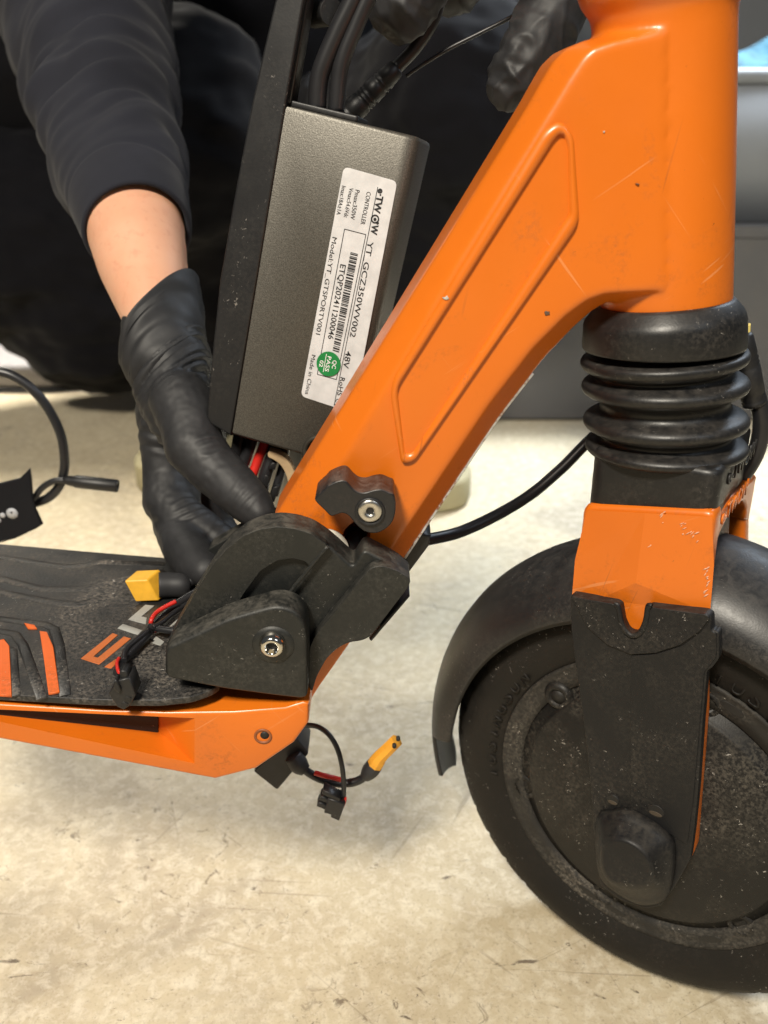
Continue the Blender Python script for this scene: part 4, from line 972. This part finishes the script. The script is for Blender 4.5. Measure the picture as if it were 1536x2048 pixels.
# ------------------------------------------------------------------ leads hanging under the deck
def c5(pts): return [(450 + x / 3.84, 1350 + y / 3.84) for x, y in pts]
def a5(x, y, Y): return at(450 + x / 3.84, 1350 + y / 3.84, Y)
UL = thing('hanging_power_lead', 'black sleeved lead with amber two-pin power plug hanging below the deck', 'plug', tuple(a5(900, 800, 0.0)))
put('rubber_block', slab(rounded(M(c5([(215, 740), (420, 560), (540, 480), (645, 605), (560, 700), (400, 888)]), 0.0), 0.0015), 0.0, 0.016, main_frame, 0.0015), SHRINK, UL)
put('cable', tube([a5(430, 640, 0.008), a5(420, 560, 0.009), a5(400, 470, 0.010), np.array([a5(380, 400, 0.01)[0], 0.010, 0.165])], px2m(13, a5(430, 600, 0.0)), 12, 6), WIRE, UL)
put('strain_relief', tube([a5(520, 620, -0.002), a5(570, 690, -0.003), a5(620, 735, -0.004)], [px2m(17, a5(560, 690, 0)), px2m(19, a5(560, 690, 0)), px2m(12, a5(560, 690, 0))], 16, 4), SHRINK, UL)
put('cable', tube([a5(580, 700, -0.004), a5(650, 755, -0.004), a5(740, 800, -0.004), a5(860, 830, -0.004), a5(980, 825, -0.004), a5(1060, 790, -0.004), a5(1120, 730, -0.004)], px2m(8.5, a5(800, 800, 0)), 12, 8), WIRE, UL)
put('red_wire', tube([a5(690, 750, -0.0055), a5(750, 770, -0.0065), a5(820, 785, -0.0065), a5(890, 805, -0.005)], px2m(5, a5(800, 800, 0)), 10, 6), RED, UL)
A0, A1, A2, A3 = a5(1075, 785, -0.004), a5(1150, 690, -0.004), a5(1190, 630, -0.004), a5(1320, 500, -0.004)
put('plug_sleeve', tube([A0, (A0 + A1) / 2, A1], [px2m(11, A0), px2m(17, A0), px2m(16.5, A0)], 18, 5), SHRINK, UL)
PH = put('plug_housing', tube([A1, (A1 + A2) / 2, A2, (A2 + A3) / 2, A3], [px2m(16.5, A0), px2m(16.5, A0), px2m(14.5, A0), px2m(13.5, A0), px2m(13, A0)], 8, 3), AMBER, UL, False)
for q in ((1300, 545), (1330, 490)):
    c_ = a5(*q, -0.0085); put('pin_socket', lathe([(0.0001, -0.0006), (px2m(4.2, c_), -0.0006), (px2m(4.2, c_), 0.001)], c_, (0, 1, 0), 16), DARKHOLE, PH)
UP = thing('hanging_signal_lead', 'thin black lead with small black four-pin plug dangling below the deck', 'plug', tuple(a5(850, 980, -0.012)))
put('wire', tube([np.array([a5(500, 380, 0.01)[0], 0.010, 0.165]), a5(540, 395, 0.009), a5(590, 383, 0.004), a5(640, 385, 0.0), a5(720, 400, -0.004), a5(800, 460, -0.008), a5(860, 560, -0.010), a5(895, 680, -0.012), a5(910, 800, -0.0125), a5(912, 930, -0.0125)], px2m(5.2, a5(850, 600, -0.01)), 12, 8), WIRE, UP)
put('red_wire', tube([a5(925, 940, -0.013), a5(922, 970, -0.013), a5(905, 1015, -0.013)], px2m(2.6, a5(900, 950, -0.012)), 8, 6), RED, UP)
PG = put('plug_body', slab(M(c5([(795, 905), (925, 950), (880, 1078), (815, 1050), (818, 1030), (765, 1015)]), -0.0125), -0.016, -0.008, main_frame, 0.0005, 2), BLACK, UP)
for q in ([(760, 848), (890, 915), (880, 945), (750, 880)], [(742, 895), (800, 920), (790, 950), (728, 925)], [(722, 940), (785, 965), (772, 998), (708, 972)]):
    put('prong', slab(M(c5(q), -0.0125), -0.0155, -0.010, main_frame, 0.0004, 2), BLACK, PG)

# ------------------------------------------------------------------ cable loop with strap at the left
LP = thing('strapped_cable', 'black cable loop with barrel plug held in a black strap, behind the deck', 'cable', tuple(at(40, 1000, 0.14)))
YL = 0.14
put('cable', tube([at(x, y, YL) for x, y in ((-380, 1010), (-300, 850), (-190, 770), (-90, 745), (-20, 742), (30, 754), (80, 795), (118, 860), (129, 920), (122, 965), (100, 993), (70, 1006), (30, 1016))], px2m(9.5, at(100, 900, YL)), 14, 8), WIRE, LP)
put('cable', tube([at(x, y, YL - 0.004) for x, y in ((20, 1020), (62, 1000), (85, 975), (108, 962), (132, 961))], px2m(6.5, at(100, 900, YL)), 12, 6), WIRE, LP)
A0, A1 = at(126, 960, YL - 0.004), at(236, 972, YL - 0.004); ax = A1 - A0; Lc = np.linalg.norm(ax); cr = px2m(13, A0)
put('barrel_plug', lathe([(cr * .4, 0), (cr * .6, 0.001), (cr * .78, Lc * .1), (cr * .85, Lc * .2), (cr, Lc * .24), (cr, Lc * .98), (cr * .9, Lc), (cr * .5, Lc), (cr * .5, Lc * .9), (0.0001, Lc * .9)], A0, ax, 28), BLACK, LP)
strap = [(-330, 1030), (-120, 990), (0, 968), (38, 958), (58, 938), (61, 958), (64, 995), (70, 1020), (84, 1050), (72, 1058), (30, 1078), (-20, 1092), (-120, 1112), (-330, 1150)]
SP = put('strap', slab(M(strap, YL - 0.010), YL - 0.010, YL - 0.007, main_frame, 0.0008, 2), fabric('black_strap', (0.010, 0.010, 0.012)), LP)
for x, y, r_ in ((24, 1027, 11.5), (5, 1031, 5.5), (-3, 1041, 5)):
    c_ = at(x, y, YL - 0.0103); put('printed_dot', lathe([(0.0001, 0), (px2m(r_, c_), 0), (px2m(r_, c_), 0.0004)], c_, (0, 1, 0), 24), flat('grey_print_dot', (0.42, 0.43, 0.46), 0.6), SP)
c_ = at(23, 1026, YL - 0.0106)
put('printed_mark', tube([c_ + np.array([-0.0006, 0, 0.0007]), c_ + np.array([0, 0, -0.0004]), c_ + np.array([0.0003, 0, 0.001])], 0.0002, 6, 3), INK, SP)

# ------------------------------------------------------------------ the person crouching behind
PERS_LABEL = 'person in black clothes and black gloves crouching behind the scooter, holding the controller'
arm = chain_px([(165, -160, 0.42, 110), (175, 0, 0.33, 100), (210, 200, 0.25, 96), (262, 415, 0.157, 103), (284, 520, 0.122, 91), (313, 625, 0.097, 71), (332, 705, 0.085, 56)])
pel = (at(120, 500, 0.86), 0.12)
body_ch = [arm,
    [(arm[0][0], arm[0][1]), (np.array([-0.33, 0.66, 0.86]), 0.055), (np.array([-0.12, 0.74, 0.90]), 0.085)],
    [(np.array([-0.20, 0.92, 0.26]), 0.09), (np.array([-0.15, 0.92, 0.50]), 0.09), (np.array([-0.07, 0.80, 0.88]), 0.09)],
    [(np.array([-0.20, 0.90, 0.26]), 0.10), (np.array([-0.20, 0.62, 0.34]), 0.075)],
    [(np.array([-0.20, 0.62, 0.34]), 0.06), (np.array([-0.20, 0.70, 0.09]), 0.04)],
    [(np.array([-0.10, 0.90, 0.26]), 0.10), (np.array([0.06, 0.60, 0.36]), 0.07)],
    [(np.array([0.06, 0.60, 0.36]), 0.06), (np.array([0.03, 0.66, 0.09]), 0.04)],
    [(np.array([0.06, 0.74, 0.90]), 0.08), (np.array([0.16, 0.55, 0.66]), 0.05), (np.array([0.075, 0.17, 0.50]), 0.032), (at(1000, -230, 0.085), 0.03)]]
PB = put('person', blob(body_ch, 0.003, 10), SKIN)
tag(PB, PERS_LABEL, 'person')

# trousers
leg_px = [[(np.array([-0.36, 0.86, 0.170]), 0.145), (np.array([-0.10, 0.92, 0.22]), 0.15)],
    [(np.array([-0.50, 0.82, 0.24]), 0.13), (np.array([-0.32, 0.86, 0.20]), 0.14)],
    [(np.array([-0.25, 0.88, 0.27]), 0.13), (np.array([-0.195, 0.60, 0.35]), 0.10), (np.array([-0.19, 0.58, 0.33]), 0.095)],
    [(np.array([-0.195, 0.60, 0.34]), 0.088), (np.array([-0.175, 0.68, 0.16]), 0.068), (np.array([-0.17, 0.70, 0.075]), 0.06)],
    [(np.array([-0.05, 0.90, 0.28]), 0.13), (np.array([0.07, 0.59, 0.36]), 0.098)],
    [(np.array([0.07, 0.60, 0.35]), 0.085), (np.array([0.04, 0.66, 0.17]), 0.066), (np.array([0.02, 0.68, 0.085]), 0.06)]]
tr = blob(leg_px, 0.006, 6)
v = verts_of(tr); nr = normals_of(tr)
dsp = np.array([0.009 * mnoise.noise(Vector((p[0] * 16, p[1] * 16, p[2] * 30))) + 0.004 * mnoise.noise(Vector((p[0] * 45, p[1] * 45, p[2] * 70))) for p in v])
set_verts(tr, v + nr * dsp[:, None])
put('trousers', tr, TROUSER, PB)
# jacket body, with the sleeve of the near arm
jk = blob([[(np.array([-0.20, 0.92, 0.40]), 0.155), (np.array([-0.12, 0.88, 0.62]), 0.165), (np.array([-0.05, 0.78, 0.90]), 0.15)], [(arm[0][0], 0.062), (np.array([-0.33, 0.66, 0.86]), 0.08), (np.array([-0.10, 0.76, 0.92]), 0.11)], [(np.array([-0.52, 0.86, 0.42]), 0.12), (np.array([-0.2, 0.92, 0.45]), 0.15)],
           [(np.array([0.06, 0.74, 0.90]), 0.095), (np.array([0.16, 0.55, 0.66]), 0.06), (np.array([0.10, 0.27, 0.545]), 0.045)]], 0.006, 6)
v = verts_of(jk); nr = normals_of(jk)
set_verts(jk, v + nr * np.array([0.008 * mnoise.noise(Vector((p[0] * 22, p[1] * 22, p[2] * 26))) for p in v])[:, None])
put('jacket', jk, TROUSER, PB)

# sleeve: open tube along the forearm with gathered folds, thick rolled hem
def frame_along(pts):
    out = []; nrm = np.array([1.0, 0, 0])
    for i in range(len(pts)):
        a = pts[max(i - 1, 0)]; b = pts[min(i + 1, len(pts) - 1)]; t_ = (b - a) / np.linalg.norm(b - a)
        nrm = nrm - t_ * (nrm @ t_); nrm /= np.linalg.norm(nrm); out.append((t_, nrm, np.cross(t_, nrm)))
    return out
def sleeve_mesh(cl, NS, k, folds, thick, end_flare):
    Q = [np.array(q) for q in catmull([tuple(p) + (r,) for p, r in cl], k, closed=False)]
    pts = [q[:3] for q in Q]; fr = frame_along(pts); L = [0.0]
    for i in range(1, len(pts)): L.append(L[-1] + np.linalg.norm(pts[i] - pts[i - 1]))
    T = L[-1]; rows = []
    for i, q in enumerate(Q):
        t_, e, b = fr[i]; row = []
        for j in range(NS):
            a = 2 * math.pi * j / NS; row.append(q[:3] + t_ * end_flare * math.cos(a) * L[i] / T + (e * math.cos(a) + b * math.sin(a)) * (q[3] + folds(L[i], T, a)))
        rows.append(row)
    # fold the end inwards
    t_, e, b = fr[-1]; q = Q[-1]
    for dr, dl in ((-0.3, 0.5), (-1.0, 0.6), (-1.5, 0.0), (-1.6, -3.0), (-1.8, -8.0)):
        rows.append([q[:3] + t_ * (dl * thick + end_flare * math.cos(a)) + (e * math.cos(a) + b * math.sin(a)) * (q[3] + folds(T, T, a) + dr * thick) for a in (2 * math.pi * j / NS for j in range(NS))])
    vs = [p for r in rows for p in r]; fs = []
    for i in range(len(rows) - 1):
        for j in range(NS): fs.append((i * NS + j, i * NS + (j + 1) % NS, (i + 1) * NS + (j + 1) % NS, (i + 1) * NS + j))
    return mesh(vs, fs)
def fold_fn(L, T, a):
    s_ = L + 0.012 * math.sin(a + 0.6) + 0.006 * math.sin(2 * a + 1.0)
    amp = 0.0045 * max(0.0, min(1, (T - L - 0.03) / 0.05)) + 0.0003
    n1 = mnoise.noise(Vector((s_ * 55, math.cos(a) * 0.9, math.sin(a) * 0.9)))
    n2 = mnoise.noise(Vector((s_ * 130, math.cos(a) * 1.4 + 5, math.sin(a) * 1.4)))
    seam = -0.0009 * math.exp(-((T - L - 0.032) / 0.0022) ** 2)
    return amp * n1 * 1.6 + amp * 0.5 * n2 + seam
sl_cl = chain_px([(150, -220, 0.46, 190), (160, -90, 0.40, 178), (172, 30, 0.335, 164), (196, 150, 0.282, 150), (224, 275, 0.225, 134), (250, 370, 0.180, 122), (268, 432, 0.150, 113), (275, 462, 0.138, 108)])
put('sleeve', sleeve_mesh(sl_cl, 120, 26, fold_fn, 0.0016, 0), SLEEVE, PB)

# gloves
def glove(chains, name, label, wr=None):
    g = blob(chains, 0.0009, 4, 0.5)
    v = verts_of(g); nr = normals_of(g)
    if wr is not None: v = wr(v, nr)
    set_verts(g, v)
    return put(name, g, GLOVE, PB, True, label)
wr_a = at(314, 634, 0.098); wr_b = at(352, 830, 0.062); wax = (wr_b - wr_a); wl = np.linalg.norm(wax); wax /= wl
th_ip = at(432, 948, 0.032); th_mcp = at(392, 868, 0.044); ix_pip = at(330, 1005, 0.062)
def crease(p, q, off, rr, A_, w_):
    a, b = at(*p), at(*q); ax_ = (b - a) / np.linalg.norm(b - a); return (a + (b - a) * 0.5 + ax_ * off, ax_, rr, A_, w_)
CREASE = []
for off in (-0.0045, -0.0015, 0.0018): CREASE.append(crease((418, 850, 0.040), (452, 905, 0.026), off, 0.010, 0.0014, 0.0008))
for off in (-0.003, 0.0, 0.0028, 0.0060): CREASE.append(crease((440, 945, 0.026), (512, 1012, 0.014), off, 0.011, 0.0006, 0.0007))
for off in (-0.0045, -0.001, 0.0025, 0.006): CREASE.append(crease((362, 960, 0.058), (400, 1030, 0.045), off, 0.012, 0.0013, 0.0008))
for off in (-0.003, 0.001, 0.005): CREASE.append(crease((384, 1052, 0.053), (470, 1104, 0.044), off, 0.013, 0.0008, 0.0008))
for off in (-0.010, -0.005, 0.0, 0.006): CREASE.append(crease((348, 800, 0.070), (345, 940, 0.064), off, 0.024, 0.0012, 0.0012))
def wrinkle(v, nr):
    out = v.copy()
    for i, p in enumerate(v):
        s_ = (p - wr_a) @ wax
        d = 0.0
        if s_ < wl * 1.05:
            q = p - wr_a - wax * s_; tt = s_ + 0.55 * q[0] + 9.0 * q[0] * q[0]
            env = max(0, min(1, (wl * 1.0 - s_) / 0.02)) * min(1, max(0.15, (s_ + 0.01) / 0.02))
            r1 = mnoise.noise(Vector((tt * 85, q[0] * 9, q[2] * 9)))
            r2 = max(0.0, 1 - 5.5 * abs(mnoise.noise(Vector((tt * 120 + 7, q[0] * 10, q[2] * 10)))))
            r3 = max(0.0, 1 - 5.0 * abs(mnoise.noise(Vector((tt * 210 + 17, q[0] * 14, q[2] * 14)))))
            d += env * (0.0014 * r1 - 0.0020 * r2 - 0.0012 * r3)
        for c, rr in ((th_ip, 0.016), (th_mcp, 0.014), (ix_pip, 0.018)):
            e = np.linalg.norm(p - c)
            if e < rr: d += 0.0006 * (1 - e / rr) * mnoise.noise(Vector(p) * 330)
        for c, ax_, rr, A_, w_ in CREASE:
            e = p - c
            if e @ e < rr * rr:
                s2 = e @ ax_ + 0.0016 * mnoise.noise(Vector(p) * 90); fall = 1 - math.sqrt(e @ e) / rr
                d -= A_ * fall * (0.6 + 0.8 * mnoise.noise(Vector(p) * 60)) * math.exp(-(s2 / w_) ** 2)
                d += 0.5 * A_ * fall * math.exp(-((s2 - 2.0 * w_) / w_) ** 2)
        d += 0.00025 * mnoise.noise(Vector(p) * 120) + 0.00018 * mnoise.noise(Vector(p) * 380)
        out[i] = p + nr[i] * d
    return out
palm = chain_px([(321, 655, 0.097, 80), (328, 690, 0.090, 86), (337, 735, 0.082, 84), (347, 790, 0.072, 75), (362, 840, 0.062, 62)])
palm2 = chain_px([(345, 720, 0.098, 78), (380, 800, 0.090, 70), (395, 880, 0.092, 58)])
thumb = chain_px([(362, 800, 0.060, 64), (381, 850, 0.050, 61), (388, 893, 0.042, 59), (426, 936, 0.036, 53), (466, 973, 0.030, 50), (501, 1006, 0.024, 44), (521, 1027, 0.020, 33)])
index = chain_px([(330, 760, 0.086, 64), (325, 830, 0.082, 53), (328, 900, 0.078, 46), (331, 950, 0.074, 45), (336, 1000, 0.066, 51), (362, 1036, 0.058, 49), (402, 1064, 0.053, 45), (442, 1089, 0.049, 40), (468, 1101, 0.047, 30)])
middle = chain_px([(345, 880, 0.090, 50), (350, 980, 0.078, 50), (355, 1050, 0.060, 49), (374, 1098, 0.042, 48), (396, 1130, 0.028, 43), (412, 1142, 0.022, 34)])
ring_f = chain_px([(395, 880, 0.10, 52), (405, 970, 0.098, 48), (425, 1050, 0.092, 44), (460, 1100, 0.085, 36)])
G1 = glove([palm, palm2, thumb, index, middle, ring_f], 'glove', 'creased black glove gripping the controller lid', wrinkle)
# cuff of the glove, slightly flared over the wrist
cf = chain_px([(344, 770, 0.075, 66), (337, 735, 0.081, 77), (330, 705, 0.087, 85), (323, 668, 0.094, 91), (316, 636, 0.099, 95)])
def cuff_fold(L, T, a): return 0.0016 * mnoise.noise(Vector((L * 150 + math.sin(a) * 1.5, math.cos(a) * 1.2, math.sin(a) * 1.2))) + 0.0009 * math.sin(3 * a + 1) * (L / T)
put('cuff', sleeve_mesh(cf, 96, 10, cuff_fold, 0.0006, 0.017), GLOVE, G1)
def wr2(v, nr):
    out = v.copy()
    for i, p in enumerate(v):
        q = Vector(p)
        w1 = max(0.0, 1 - 4.0 * abs(mnoise.noise(Vector((q.x * 60, q.y * 60, q.z * 130 + q.x * 70)))))
        w2 = max(0.0, 1 - 4.0 * abs(mnoise.noise(Vector((q.x * 130 + 9, q.y * 90, q.z * 90 - q.x * 60)))))
        k_ = 0.45 + 0.9 * max(0.0, mnoise.noise(q * 35 + Vector((3, 1, 2))))
        out[i] = p + nr[i] * k_ * (0.0017 * w1 + 0.0011 * w2 - 0.0006)
    return out
f1 = chain_px([(1150, -170, 0.085, 80), (1128, -50, 0.078, 72), (1102, 30, 0.072, 68), (1066, 100, 0.068, 63), (1036, 152, 0.066, 57), (1022, 172, 0.066, 47)])
f2 = chain_px([(900, -190, 0.090, 90), (856, -90, 0.086, 80), (818, -20, 0.082, 74), (804, 12, 0.080, 66)])
f3 = chain_px([(1000, -230, 0.10, 110), (960, -120, 0.112, 72), (905, -30, 0.118, 56)])
pm = chain_px([(1010, -260, 0.10, 140), (1120, -210, 0.09, 100)])
pm2 = chain_px([(1010, -260, 0.10, 140), (900, -220, 0.115, 100)])
glove([f1, f2, f3, pm, pm2], 'glove', 'shiny wrinkled black glove with one finger pointing down beside the stem', wr2)

# shoes
SOLE = plastic('tan_sole', (0.36, 0.32, 0.19), 0.7, 0.3); UPPER = plastic('dark_shoe_cloth', (0.018, 0.022, 0.028), 0.7, 0.15)
def shoe(cx, toe_y, heel_y, ang):
    ca, sa = math.cos(ang), math.sin(ang)
    def fr(a, b, d): return (cx + a * ca - b * sa, toe_y + a * sa + b * ca, d)
    Ls = heel_y - toe_y
    pts = catmull([(0.0, 0.0), (0.036, 0.012), (0.050, 0.055), (0.046, 0.12), (0.036, Ls * .68), (0.036, Ls * .9), (0.0, Ls), (-0.034, Ls * .9), (-0.033, Ls * .68), (-0.042, 0.12), (-0.047, 0.055), (-0.034, 0.012)], 5)
    s_ = slab(pts, 0.032, 0.001, fr, 0.005, 3); v = verts_of(s_); 
    so = put('sole', s_, SOLE, PB)
    ch = [[(fr(0, 0.045, 0.045), 0.034), (fr(0, 0.10, 0.055), 0.040), (fr(0, 0.17, 0.075), 0.042), (fr(0, 0.22, 0.085), 0.043), (fr(0, 0.24, 0.06), 0.04)]]
    put('shoe_upper', blob(ch, 0.004, 5), UPPER, PB)
shoe(-0.222, 0.545, 0.80, rad(-6)); shoe(0.046, 0.500, 0.76, rad(8))
